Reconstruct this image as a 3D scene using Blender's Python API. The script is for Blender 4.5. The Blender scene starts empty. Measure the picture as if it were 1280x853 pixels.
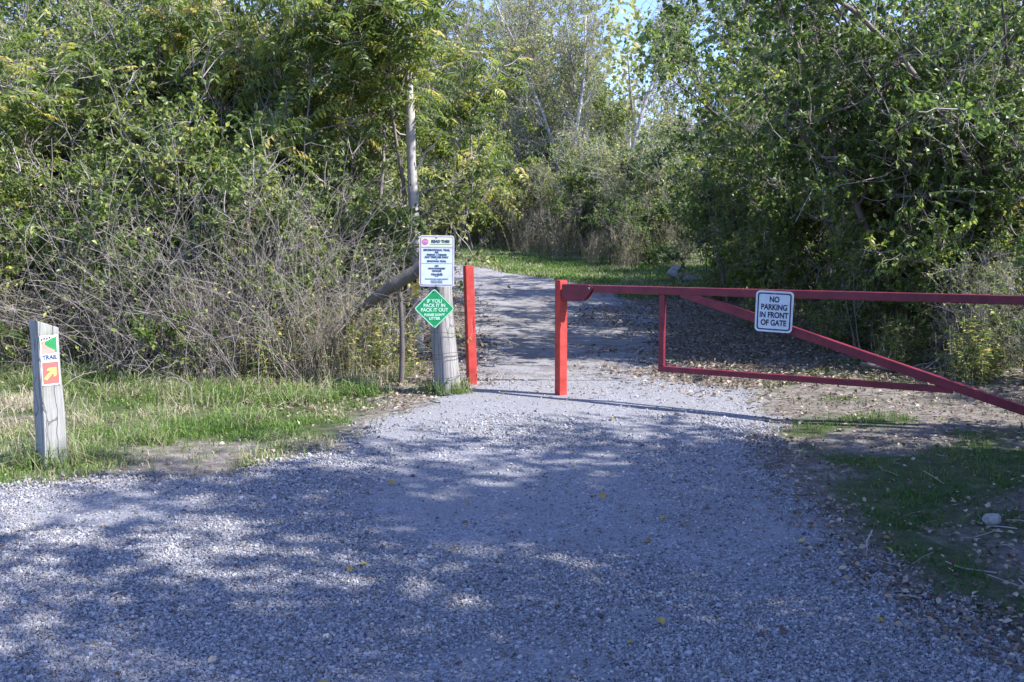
import bpy, math, time
import numpy as np
from mathutils import Vector, Matrix, Euler

T0 = time.time()
scene = bpy.context.scene
COL = scene.collection
R = math.radians
F = 1244.0
PITCH = R(6.51)
EYE = 1.6
rng = np.random.default_rng(11)

# ------------------------------------------------------------------ camera
cam_d = bpy.data.cameras.new("camera")
cam_d.sensor_width = 36.0
cam_d.lens = 36.0 * F / 1280.0
cam_d.clip_start = 0.05
cam_d.clip_end = 2000
cam = bpy.data.objects.new("camera", cam_d)
cam.location = (0, 0, EYE)
cam.rotation_euler = (R(90) - PITCH, 0, 0)
COL.objects.link(cam)
scene.camera = cam

# ------------------------------------------------------------------ terrain
def vnoise(x, y, s=1.0, seed=0):
    x = np.asarray(x, float) * s; y = np.asarray(y, float) * s
    xi = np.floor(x).astype(np.int64); yi = np.floor(y).astype(np.int64)
    fx = x - xi; fy = y - yi
    fx = fx * fx * (3 - 2 * fx); fy = fy * fy * (3 - 2 * fy)
    def h(a, b):
        n = (a * 374761393 + b * 668265263 + seed * 974634777) & 0x7fffffff
        n = ((n ^ (n >> 13)) * 1274126177) & 0x7fffffff
        n = n ^ (n >> 16)
        return (n & 0xffff) / 65535.0
    return (h(xi, yi) * (1 - fx) + h(xi + 1, yi) * fx) * (1 - fy) + (h(xi, yi + 1) * (1 - fx) + h(xi + 1, yi + 1) * fx) * fy

def fbm(x, y, s=1.0, seed=0, o=3):
    r = 0; a = 1; t = 0
    for i in range(o):
        r = r + a * vnoise(x, y, s * 2 ** i, seed + i * 17); t += a; a *= .5
    return r / t

def height(x, y):
    x = np.asarray(x, float); y = np.asarray(y, float)
    d = np.clip(y - 13.0, 0, None)
    z = 0.036 * np.where(d < 4, d * d / 8, d - 2)
    z = np.where(z > 1.6, 1.6 + (z - 1.6) * .35, z)
    z = z + 0.05 * (fbm(x, y, .45, 5) - .5) + 0.016 * (fbm(x, y, 2.3, 9) - .5)
    z = z + np.clip((-x - 2.5) * .035, 0, .18) * np.clip((y - 5.5) / 3, 0, 1)
    z = z + np.clip((x - 2.2) * .04, 0, .3) * np.clip((y - 2) / 3, 0, 1)
    return z

def at(px, py, Y):
    u = (px - 640) / F; v = (426.5 - py) / F
    dy = math.cos(PITCH) + v * math.sin(PITCH)
    s = Y / dy
    return Vector((u * s, Y, EYE + (-math.sin(PITCH) + v * math.cos(PITCH)) * s))

def gnd(px, py):
    lo, hi = 1.5, 120.0
    last = lo
    for i in range(1200):
        Y = lo * (hi / lo) ** (i / 1199)
        p = at(px, py, Y)
        if p.z <= float(height(p.x, p.y)):
            return Vector((p.x, p.y, float(height(p.x, p.y))))
    return Vector((p.x, p.y, float(height(p.x, p.y))))

# outline of the gravel lot and of the trail, in world metres
LOT_PX = [(-60, 622), (150, 606), (300, 596), (430, 562), (500, 522), (548, 499)]
LOT_PX_R = [(925, 487), (955, 520), (952, 570), (985, 630), (1040, 690), (1130, 750), (1290, 830)]
lotL = [gnd(*p) for p in LOT_PX]
lotR = [gnd(*p) for p in LOT_PX_R]
LOT = [(-9.0, lotL[0].y - .15)] + [(p.x, p.y) for p in lotL] + [(-.5, 10.0), (0.3, 10.3), (1.3, 10.6)] + [(p.x, p.y) for p in lotR] + [(2.3, 2.6), (3.4, .5), (3.5, -4), (-9, -4)]
TRAIL = np.array([(0.25, 9.0), (0.55, 11.0), (0.8, 13.5), (.95, 17.0), (.65, 20.5), (-.5, 24.0), (-2.7, 28.0), (-5.8, 32.0), (-10.0, 36.0), (-16, 40.0)])
TRW = np.array([.75, 1.0, 1.2, 1.45, 1.6, 1.6, 1.6, 1.6, 1.6, 1.6])

def poly_sd(x, y, poly):
    """signed distance, positive inside"""
    x = np.asarray(x, float); y = np.asarray(y, float)
    d = np.full(x.shape, 1e9); inside = np.zeros(x.shape, bool)
    n = len(poly)
    for i in range(n):
        ax, ay = poly[i]; bx, by = poly[(i + 1) % n]
        ex, ey = bx - ax, by - ay
        t = np.clip(((x - ax) * ex + (y - ay) * ey) / (ex * ex + ey * ey + 1e-9), 0, 1)
        d = np.minimum(d, np.hypot(x - ax - t * ex, y - ay - t * ey))
        c = ((ay > y) != (by > y)) & (x < (bx - ax) * (y - ay) / (by - ay + 1e-12) + ax)
        inside ^= c
    return np.where(inside, d, -d)

def trail_sd(x, y):
    x = np.asarray(x, float); y = np.asarray(y, float)
    best = np.full(x.shape, -1e9)
    for i in range(len(TRAIL) - 1):
        a, b = TRAIL[i], TRAIL[i + 1]
        e = b - a
        t = np.clip(((x - a[0]) * e[0] + (y - a[1]) * e[1]) / (e @ e), 0, 1)
        w = TRW[i] * (1 - t) + TRW[i + 1] * t
        best = np.maximum(best, w - np.hypot(x - a[0] - t * e[0], y - a[1] - t * e[1]))
    return best

def lot_mask(x, y):
    return poly_sd(x, y, LOT) + .35 * (fbm(x, y, 1.6, 3) - .5) + .22 * (fbm(x, y, 7, 4) - .5)
def trail_mask(x, y):
    return trail_sd(x, y) + .5 * (fbm(x, y, 1.1, 23) - .5) + .25 * (fbm(x, y, 5, 24) - .5)
def sstep(a, b, x):
    t = np.clip((x - a) / (b - a), 0, 1); return t * t * (3 - 2 * t)

def grass_amount(x, y):
    """how much short grass grows at a place (0..1)"""
    g = np.zeros(np.shape(x))
    lm = lot_mask(x, y); tm = trail_mask(x, y)
    # left verge in front of the thicket
    left = sstep(-.9, -1.6, x) * sstep(11.3, 10.2, y) * sstep(-.02, -.4, lm) * sstep(.38, .52, fbm(x, y, .9, 31))
    left = np.maximum(left, .8 * sstep(-2.6, -3.2, x) * sstep(8.4, 7.6, y) * sstep(.02, -.2, lm))
    # right-hand verge
    right = sstep(1.6, 2.1, x) * sstep(8.7, 7.8, y) * sstep(3.4, 4.6, y) * sstep(-.08, -.3, lm) * sstep(4.4, 3.4, x) * sstep(.32, .5, fbm(x, y, 1.1, 35))
    rb = .6 * sstep(2.3, 2.9, x) * sstep(8.6, 9.4, y) * sstep(12.5, 11, y) * sstep(.42, .55, fbm(x, y, 1.6, 39))
    # far verge beyond the bend
    far = sstep(19.6, 21.4, y + .5 * (x - 1)) * sstep(.25, -.15, tm) * sstep(-40, -12, x)
    g = np.maximum(np.maximum(left, right), np.maximum(rb, far))
    return g

# ------------------------------------------------------------------ mesh tools
class MB:
    def __init__(s): s.v = []; s.f = []; s.r = []; s.n = 0
    def add(s, v, f, r=None):
        v = np.asarray(v, float).reshape(-1, 3); f = np.asarray(f, np.int64)
        s.v.append(v); s.f.append(f + s.n); s.n += len(v)
        s.r.append(np.zeros(len(f)) if r is None else np.asarray(r, float))
    def mesh(s, name, smooth=False, mat=None):
        m = bpy.data.meshes.new(name)
        v = np.concatenate(s.v)
        m.vertices.add(len(v)); m.vertices.foreach_set("co", v.astype(np.float32).ravel())
        loops = np.concatenate([f.ravel() for f in s.f])
        tot = np.concatenate([np.full(len(f), f.shape[1]) for f in s.f])
        st = np.concatenate([[0], np.cumsum(tot)[:-1]])
        m.loops.add(len(loops)); m.loops.foreach_set("vertex_index", loops.astype(np.int32))
        m.polygons.add(len(tot)); m.polygons.foreach_set("loop_start", st.astype(np.int32))
        m.polygons.foreach_set("loop_total", tot.astype(np.int32))
        m.polygons.foreach_set("use_smooth", np.full(len(tot), smooth))
        m.update(calc_edges=True)
        a = m.attributes.new("rnd", 'FLOAT', 'FACE')
        a.data.foreach_set("value", np.concatenate(s.r).astype(np.float32))
        if mat: m.materials.append(mat)
        m.validate()
        return m

def nrm(a): return a / (np.linalg.norm(a, axis=-1, keepdims=True) + 1e-9)

def tubes(mb, P, Rr, ns=4, r=None):
    N, K, _ = P.shape
    if N == 0: return
    T = nrm(np.gradient(P, axis=1))
    ref = nrm(np.cross(T[:, K // 2], rng.normal(size=(N, 3))))[:, None, :]
    U = nrm(np.cross(T, np.repeat(ref, K, 1))); V = np.cross(T, U)
    a = np.arange(ns) * 2 * np.pi / ns
    v = P[:, :, None, :] + Rr[:, :, None, None] * (np.cos(a)[None, None, :, None] * U[:, :, None, :] + np.sin(a)[None, None, :, None] * V[:, :, None, :])
    base = np.arange(N)[:, None, None] * K * ns + np.arange(K - 1)[None, :, None] * ns
    i = np.arange(ns)[None, None, :]; j = (i + 1) % ns
    f = np.stack([base + i, base + j, base + ns + j, base + ns + i], -1).reshape(-1, 4)
    rr = np.repeat(rng.random(N) if r is None else r, (K - 1) * ns)
    mb.add(v, f, rr)

def grow(start, d, L, K, wig=.2, up=0.0):
    N = len(start)
    P = np.zeros((N, K, 3)); P[:, 0] = start; d = nrm(d)
    for k in range(1, K):
        d = nrm(d + wig * rng.normal(size=(N, 3)) + np.array([0, 0, up]))
        P[:, k] = P[:, k - 1] + d * (L / (K - 1))[:, None]
    return P

def sample(P, M, a=0., b=1., bias=1.0):
    N, K, _ = P.shape
    Ls = np.linalg.norm(P[:, -1] - P[:, 0], axis=-1) + 1e-6
    i = rng.choice(N, M, p=Ls / Ls.sum()); t = (a + (b - a) * rng.random(M) ** bias)
    s = np.clip(t, 0, .9999) * (K - 1); k = s.astype(int); fr = (s - k)[:, None]
    p = P[i, k] * (1 - fr) + P[i, k + 1] * fr
    T = nrm(P[i, k + 1] - P[i, k])
    return p, T, t, i

# leaf template: folded along the midrib, slightly drooping tip (unit length)
LEAF_V = np.array([[0, 0, 0], [-.5, .42, .10], [.5, .42, .10], [0, .45, 0], [-.3, .78, .03], [.3, .78, .03], [0, 1, -.14]])
LEAF_F = np.array([[0, 3, 1, 1], [0, 2, 3, 3]])
LEAF_T = np.array([[0, 3, 1], [0, 2, 3], [1, 3, 6], [3, 2, 6]])
def leaves(mb, pos, d, nv, size, width=.5, r=None):
    N = len(pos)
    if N == 0: return
    d = nrm(d); x = nrm(np.cross(d, nv)); z = np.cross(x, d)
    V = LEAF_V
    v = pos[:, None] + size[:, None, None] * (V[None, :, 0:1] * width * 2 * x[:, None] + V[None, :, 1:2] * d[:, None] + V[None, :, 2:3] * z[:, None])
    T = np.array([[0, 3, 1], [0, 2, 3], [1, 3, 4], [3, 2, 5], [4, 3, 6], [3, 5, 6]])
    f = (np.arange(N)[:, None, None] * 7 + T[None]).reshape(-1, 3)
    rr = rng.random(N) if r is None else r
    mb.add(v, f, np.repeat(rr, 6))

def rand_unit(n):
    return nrm(rng.normal(size=(n, 3)))

def compound(mb, wb, start, d, L, pairs=7, leaf=.1, r=None):
    """feather-like compound leaves on a drooping stalk"""
    N = len(start)
    P = grow(start, d, L, 5, .08, -.16)
    tubes(wb, P, np.full((N, 5), .0022), 3)
    side0 = nrm(np.cross(nrm(P[:, -1] - P[:, 0]), np.array([0, 0, 1.0]) + .4 * rng.normal(size=(N, 3))))
    rr = rng.random(N) if r is None else r
    for q in range(pairs):
        t = .2 + .8 * q / (pairs - 1); s = min(t, .999) * 4; k = int(s); fr = s - k
        p = P[:, k] * (1 - fr) + P[:, k + 1] * fr; T = nrm(P[:, k + 1] - P[:, k])
        up = nrm(np.cross(side0, T))
        for sg in (-1, 1):
            dd = side0 * sg + .45 * T + np.array([0, 0, -.25]) + .12 * rng.normal(size=(N, 3))
            leaves(mb, p, dd, up + .25 * rng.normal(size=(N, 3)), leaf * (1.1 - .35 * abs(t - .5)) * (.85 + .3 * rng.random(N)), .17, np.clip(rr + .08 * rng.normal(size=N), 0, 1))

# ------------------------------------------------------------------ materials
def new_mat(name):
    m = bpy.data.materials.new(name); m.use_nodes = True
    nt = m.node_tree; nt.nodes.clear()
    out = nt.nodes.new("ShaderNodeOutputMaterial")
    return m, nt, out
def N(nt, t, **kw):
    n = nt.nodes.new(t)
    for k, v in kw.items(): setattr(n, k, v)
    return n
def ramp(nt, stops, interp='LINEAR'):
    n = nt.nodes.new("ShaderNodeValToRGB"); n.color_ramp.interpolation = interp
    e = n.color_ramp.elements
    while len(e) > 1: e.remove(e[-1])
    e[0].position = stops[0][0]; e[0].color = (*stops[0][1], 1)
    for p, c in stops[1:]:
        q = e.new(p); q.color = (*c, 1)
    return n

def leaf_mat(name, stops, transl=.35, rough=.42, spec=.5):
    m, nt, out = new_mat(name); L = nt.links.new
    a = N(nt, "ShaderNodeAttribute", attribute_name="rnd")
    oi = N(nt, "ShaderNodeObjectInfo")
    add = N(nt, "ShaderNodeMath", operation='MULTIPLY_ADD'); add.inputs[1].default_value = .22
    sub = N(nt, "ShaderNodeMath", operation='SUBTRACT'); sub.inputs[1].default_value = .11
    L(oi.outputs['Random'], add.inputs[0]); L(a.outputs['Fac'], add.inputs[2]); L(add.outputs[0], sub.inputs[0])
    r = ramp(nt, stops); L(sub.outputs[0], r.inputs[0])
    p = N(nt, "ShaderNodeBsdfPrincipled"); p.inputs['Roughness'].default_value = rough
    p.inputs['Specular IOR Level'].default_value = spec
    t = N(nt, "ShaderNodeBsdfTranslucent")
    hs = N(nt, "ShaderNodeHueSaturation"); hs.inputs['Saturation'].default_value = 1.0; hs.inputs['Value'].default_value = 1.35
    mix = N(nt, "ShaderNodeMixShader"); mix.inputs[0].default_value = transl
    L(r.outputs[0], p.inputs['Base Color']); L(r.outputs[0], hs.inputs['Color']); L(hs.outputs[0], t.inputs['Color'])
    L(p.outputs[0], mix.inputs[1]); L(t.outputs[0], mix.inputs[2]); L(mix.outputs[0], out.inputs[0])
    return m

GREEN = [(0, (.075, .105, .035)), (.35, (.125, .180, .045)), (.6, (.185, .250, .060)), (.78, (.29, .335, .08)), (.90, (.46, .46, .11)), (1, (.66, .55, .18))]
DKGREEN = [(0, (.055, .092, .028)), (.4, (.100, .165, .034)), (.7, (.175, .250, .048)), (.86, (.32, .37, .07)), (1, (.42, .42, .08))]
YGREEN = [(0, (.10, .15, .03)), (.4, (.13, .19, .035)), (.7, (.22, .29, .05)), (.92, (.42, .42, .07)), (1, (.62, .50, .16))]
PALE = [(0, (.13, .165, .05)), (.4, (.24, .28, .08)), (.7, (.35, .37, .12)), (.9, (.48, .45, .18)), (1, (.48, .33, .19))]
M_LEAF = leaf_mat("leaf_green", GREEN, .45)
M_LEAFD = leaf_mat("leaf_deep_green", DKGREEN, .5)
M_LEAFY = leaf_mat("leaf_yellow_green", YGREEN, .5)
M_LEAFP = leaf_mat("leaf_pale", PALE, .42)
M_DRY = leaf_mat("dry_stalk", [(0, (.22, .18, .13)), (.5, (.36, .31, .23)), (1, (.50, .45, .36))], .15, .8, .2)
M_GRASS = leaf_mat("grass_blade", [(0, (.080, .150, .030)), (.42, (.14, .24, .045)), (.55, (.20, .28, .08)), (.66, (.34, .32, .18)), (1, (.52, .46, .33))], .35, .55, .3)
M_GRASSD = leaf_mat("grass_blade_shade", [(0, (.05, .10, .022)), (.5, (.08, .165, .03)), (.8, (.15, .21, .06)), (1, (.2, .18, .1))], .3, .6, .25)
M_LITTER = leaf_mat("fallen_leaf", [(0, (.12, .085, .06)), (.3, (.22, .17, .12)), (.6, (.36, .29, .21)), (.85, (.50, .43, .31)), (.97, (.48, .38, .10)), (1, (.5, .4, .1))], .08, .7, .3)

def bark_mat(name, c1, c2, scale=14, bump=.6, stretch=.22):
    m, nt, out = new_mat(name); L = nt.links.new
    tc = N(nt, "ShaderNodeTexCoord"); mp = N(nt, "ShaderNodeMapping"); mp.inputs['Scale'].default_value = (1, 1, stretch)
    L(tc.outputs['Object'], mp.inputs[0])
    n1 = N(nt, "ShaderNodeTexNoise"); n1.inputs['Scale'].default_value = scale; n1.inputs['Detail'].default_value = 8; n1.inputs['Roughness'].default_value = .7
    n2 = N(nt, "ShaderNodeTexNoise"); n2.inputs['Scale'].default_value = scale * .18; n2.inputs['Detail'].default_value = 4
    L(mp.outputs[0], n1.inputs[0]); L(tc.outputs['Object'], n2.inputs[0])
    a = N(nt, "ShaderNodeAttribute", attribute_name="rnd")
    s = N(nt, "ShaderNodeMath", operation='MULTIPLY_ADD'); s.inputs[1].default_value = .4
    L(a.outputs['Fac'], s.inputs[0]); L(n1.outputs[0], s.inputs[2])
    s2 = N(nt, "ShaderNodeMath", operation='MULTIPLY_ADD'); s2.inputs[1].default_value = .5; L(n2.outputs[0], s2.inputs[0]); L(s.outputs[0], s2.inputs[2])
    r = ramp(nt, [(.55, c1), (1.1 if False else .98, c2)]); L(s2.outputs[0], r.inputs[0])
    p = N(nt, "ShaderNodeBsdfPrincipled"); p.inputs['Roughness'].default_value = .85; p.inputs['Specular IOR Level'].default_value = .2
    b = N(nt, "ShaderNodeBump"); b.inputs['Strength'].default_value = bump; b.inputs['Distance'].default_value = .01
    L(n1.outputs[0], b.inputs['Height']); L(b.outputs[0], p.inputs['Normal'])
    L(r.outputs[0], p.inputs['Base Color']); L(p.outputs[0], out.inputs[0])
    return m
M_BARK = bark_mat("bark_brown_grey", (.085, .072, .062), (.23, .20, .175))
M_BARKD = bark_mat("bark_dark", (.045, .038, .034), (.14, .12, .105))
M_TWIG = bark_mat("twig_grey", (.12, .105, .092), (.36, .325, .295), 30, .1)
M_TWIGD = bark_mat("twig_brown", (.08, .065, .055), (.24, .20, .175), 30, .1)
M_TWIGM = bark_mat("vine_bark", (.085, .072, .062), (.36, .32, .285), 30, .1)
M_BARKP = bark_mat("bark_pale", (.15, .138, .12), (.42, .395, .36), 20, .5, .5)
M_LOG = bark_mat("weathered_log", (.035, .033, .025), (.16, .145, .115), 34, 1.0, .6)

def wood_mat(name, c1, c2, c3):
    m, nt, out = new_mat(name); L = nt.links.new
    tc = N(nt, "ShaderNodeTexCoord"); mp = N(nt, "ShaderNodeMapping"); mp.inputs['Scale'].default_value = (1, 1, .035)
    L(tc.outputs['Object'], mp.inputs[0])
    n1 = N(nt, "ShaderNodeTexNoise"); n1.inputs['Scale'].default_value = 70; n1.inputs['Detail'].default_value = 10; n1.inputs['Roughness'].default_value = .65
    L(mp.outputs[0], n1.inputs[0])
    n2 = N(nt, "ShaderNodeTexNoise"); n2.inputs['Scale'].default_value = 4; n2.inputs['Detail'].default_value = 5; L(tc.outputs['Object'], n2.inputs[0])
    r = ramp(nt, [(.3, c1), (.5, c2), (.75, c3)]); L(n1.outputs[0], r.inputs[0])
    # long drying cracks
    mp2 = N(nt, "ShaderNodeMapping"); mp2.inputs['Scale'].default_value = (1, 1, .05); L(tc.outputs['Object'], mp2.inputs[0])
    w = N(nt, "ShaderNodeTexVoronoi", feature='DISTANCE_TO_EDGE'); w.inputs['Scale'].default_value = 14
    nw = N(nt, "ShaderNodeMixRGB"); nw.inputs[0].default_value = .06; L(mp2.outputs[0], nw.inputs[1]); L(n2.outputs['Color'], nw.inputs[2]); L(nw.outputs[0], w.inputs['Vector'])
    cr = ramp(nt, [(0, (.25, .25, .25)), (.035, (1, 1, 1))]); L(w.outputs['Distance'], cr.inputs[0])
    mx = N(nt, "ShaderNodeMixRGB", blend_type='MULTIPLY'); mx.inputs[0].default_value = .8; L(r.outputs[0], mx.inputs[1]); L(cr.outputs[0], mx.inputs[2])
    # algae stain with a shape of its own
    st = ramp(nt, [(.5, (1, 1, 1)), (.68, (.72, .78, .66))]); L(n2.outputs[0], st.inputs[0])
    mx2 = N(nt, "ShaderNodeMixRGB", blend_type='MULTIPLY'); mx2.inputs[0].default_value = 1; L(mx.outputs[0], mx2.inputs[1]); L(st.outputs[0], mx2.inputs[2])
    p = N(nt, "ShaderNodeBsdfPrincipled"); p.inputs['Roughness'].default_value = .85; p.inputs['Specular IOR Level'].default_value = .2
    b = N(nt, "ShaderNodeBump"); b.inputs['Strength'].default_value = .5; b.inputs['Distance'].default_value = .004
    L(n1.outputs[0], b.inputs['Height'])
    b2 = N(nt, "ShaderNodeBump"); b2.inputs['Strength'].default_value = .8; b2.inputs['Distance'].default_value = .006
    L(cr.outputs[0], b2.inputs['Height']); L(b.outputs[0], b2.inputs['Normal']); L(b2.outputs[0], p.inputs['Normal'])
    L(mx2.outputs[0], p.inputs['Base Color']); L(p.outputs[0], out.inputs[0])
    return m
M_OLDWOOD = wood_mat("weathered_wood", (.15, .14, .13), (.27, .262, .25), (.40, .39, .375))
M_OLDWOOD2 = wood_mat("sawn_grey_wood", (.21, .21, .19), (.31, .31, .285), (.40, .40, .375))

def paint_mat(name, c, rough=.45, chip=None, noise=.12, metal=0.0, spec=.4, bump=.15):
    m, nt, out = new_mat(name); L = nt.links.new
    tc = N(nt, "ShaderNodeTexCoord")
    n1 = N(nt, "ShaderNodeTexNoise"); n1.inputs['Scale'].default_value = 9; n1.inputs['Detail'].default_value = 7; n1.inputs['Roughness'].default_value = .65
    L(tc.outputs['Object'], n1.inputs[0])
    lo = tuple(x * (1 - noise * 1.8) for x in c); hi = tuple(min(1, x * (1 + noise) + noise * .03) for x in c)
    r = ramp(nt, [(.3, lo), (.7, hi)]); L(n1.outputs[0], r.inputs[0])
    col = r.outputs[0]
    if chip:
        n2 = N(nt, "ShaderNodeTexNoise"); n2.inputs['Scale'].default_value = 26; n2.inputs['Detail'].default_value = 9; n2.inputs['Roughness'].default_value = .7
        L(tc.outputs['Object'], n2.inputs[0])
        r2 = ramp(nt, [(.62, (0, 0, 0)), (.67, (1, 1, 1))]); L(n2.outputs[0], r2.inputs[0])
        mx = N(nt, "ShaderNodeMixRGB"); L(r2.outputs[0], mx.inputs[0]); L(col, mx.inputs[1]); mx.inputs[2].default_value = (*chip, 1); col = mx.outputs[0]
    p = N(nt, "ShaderNodeBsdfPrincipled"); p.inputs['Roughness'].default_value = rough; p.inputs['Metallic'].default_value = metal
    p.inputs['Specular IOR Level'].default_value = spec
    rr = N(nt, "ShaderNodeMapRange"); rr.inputs['To Min'].default_value = rough * .8; rr.inputs['To Max'].default_value = min(1, rough * 1.3)
    L(n1.outputs[0], rr.inputs[0]); L(rr.outputs[0], p.inputs['Roughness'])
    b = N(nt, "ShaderNodeBump"); b.inputs['Strength'].default_value = bump; b.inputs['Distance'].default_value = .003; L(n1.outputs[0], b.inputs['Height']); L(b.outputs[0], p.inputs['Normal'])
    L(col, p.inputs['Base Color']); L(p.outputs[0], out.inputs[0])
    return m
M_RED = paint_mat("red_paint", (.47, .050, .038), .5, (.16, .07, .05), .22)
M_RED_SHADE = paint_mat("shaded_red_paint", (.18, .016, .030), .42, (.10, .05, .045), .22)  # darker copy of the red paint, the gate's shade put into its colour
M_WHITE = paint_mat("sign_white", (.68, .69, .72), .4, (.5, .48, .46), .09)
M_WHITE2 = paint_mat("sign_pale_blue", (.62, .72, .74), .4, (.42, .45, .44), .10)
M_BLACK = paint_mat("sign_black", (.012, .016, .05), .5, None, .1)
M_GREENS = paint_mat("sign_green", (.012, .30, .10), .45, None, .08)
M_GREENL = paint_mat("sign_light_green", (.50, .82, .60), .45, None, .05)
M_PINK = paint_mat("sign_magenta", (.55, .14, .34), .5, None, .08)
M_BORD = paint_mat("sign_purple_border", (.30, .15, .30), .5, None, .1)
M_YGRN = paint_mat("sign_pale_yellow", (.66, .72, .46), .5, None, .05)
M_INK = paint_mat("sign_ink", (.04, .07, .14), .5, None, .1)
M_YELLOW = paint_mat("plate_yellow", (.72, .56, .03), .5, (.5, .45, .3), .1)
M_SALMON = paint_mat("plate_red", (.55, .13, .11), .5, None, .08)
M_SALML = paint_mat("plate_salmon", (.55, .29, .24), .5, None, .08)
M_ARROW = paint_mat("plate_arrow_yellow", (.80, .66, .14), .5, None, .06)
M_PGREEN = paint_mat("plate_green", (.03, .26, .08), .5, None, .1)
M_STEEL = paint_mat("galvanised_steel", (.42, .43, .44), .5, (.2, .13, .08), .15, .6)
M_WIRE = paint_mat("rusty_wire", (.13, .10, .085), .7, None, .25, .3)

def gravel_nodes(nt, coords, compact=False):
    """returns (colour socket, height socket)"""
    L = nt.links.new
    vs = []
    for sc_ in ((85, 190) if not compact else (150, 330)):
        v = N(nt, "ShaderNodeTexVoronoi"); v.inputs['Scale'].default_value = sc_; L(coords, v.inputs['Vector']); vs.append(v)
    r1 = ramp(nt, [(0, (.10, .10, .11)), (.35, (.23, .23, .24)), (.7, (.35, .35, .355)), (1, (.46, .46, .46))])
    L(vs[0].outputs['Color'], r1.inputs[0])
    r2 = ramp(nt, [(0, (.15, .15, .155)), (.5, (.26, .26, .26)), (1, (.40, .40, .395))])
    L(vs[1].outputs['Color'], r2.inputs[0])
    n = N(nt, "ShaderNodeTexNoise"); n.inputs['Scale'].default_value = 1.7; n.inputs['Detail'].default_value = 8; n.inputs['Roughness'].default_value = .65; L(coords, n.inputs['Vector'])
    f = ramp(nt, [(.42, (0, 0, 0)), (.62, (1, 1, 1))]); L(n.outputs[0], f.inputs[0])
    mx = N(nt, "ShaderNodeMixRGB"); L(f.outputs[0], mx.inputs[0]); L(r1.outputs[0], mx.inputs[1]); L(r2.outputs[0], mx.inputs[2])
    col = mx.outputs[0]
    # fine dust in patches
    n3 = N(nt, "ShaderNodeTexNoise"); n3.inputs['Scale'].default_value = .8 if not compact else 1.3; n3.inputs['Detail'].default_value = 9; n3.inputs['Roughness'].default_value = .7; L(coords, n3.inputs['Vector'])
    f3 = ramp(nt, [(.5, (0, 0, 0)), (.7, (1, 1, 1))] if not compact else [(.3, (0, 0, 0)), (.55, (1, 1, 1))]); L(n3.outputs[0], f3.inputs[0])
    mx3 = N(nt, "ShaderNodeMixRGB"); L(f3.outputs[0], mx3.inputs[0]); L(col, mx3.inputs[1])
    if compact:
        n6 = N(nt, "ShaderNodeTexNoise"); n6.inputs['Scale'].default_value = 2.2; n6.inputs['Detail'].default_value = 9; n6.inputs['Roughness'].default_value = .75; L(coords, n6.inputs['Vector'])
        r6 = ramp(nt, [(.38, (.45, .38, .32)), (.56, (1, 1, 1))]); L(n6.outputs[0], r6.inputs[0])
        m6 = N(nt, "ShaderNodeMixRGB", blend_type='MULTIPLY'); m6.inputs[0].default_value = .8; L(mx3.outputs[0], m6.inputs[1]); L(r6.outputs[0], m6.inputs[2])
        mx3_out = m6.outputs[0]
    else: mx3_out = mx3.outputs[0]
    n4 = N(nt, "ShaderNodeTexNoise"); n4.inputs['Scale'].default_value = 35; n4.inputs['Detail'].default_value = 6; L(coords, n4.inputs['Vector'])
    r4 = ramp(nt, [(.3, (.22, .215, .21)), (.7, (.35, .342, .33))]); L(n4.outputs[0], r4.inputs[0]); L(r4.outputs[0], mx3.inputs[2])
    col = mx3_out
    hh = N(nt, "ShaderNodeMath", operation='ADD'); L(vs[0].outputs['Distance'], hh.inputs[0]); L(vs[1].outputs['Distance'], hh.inputs[1])
    return col, hh.outputs[0]

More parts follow.
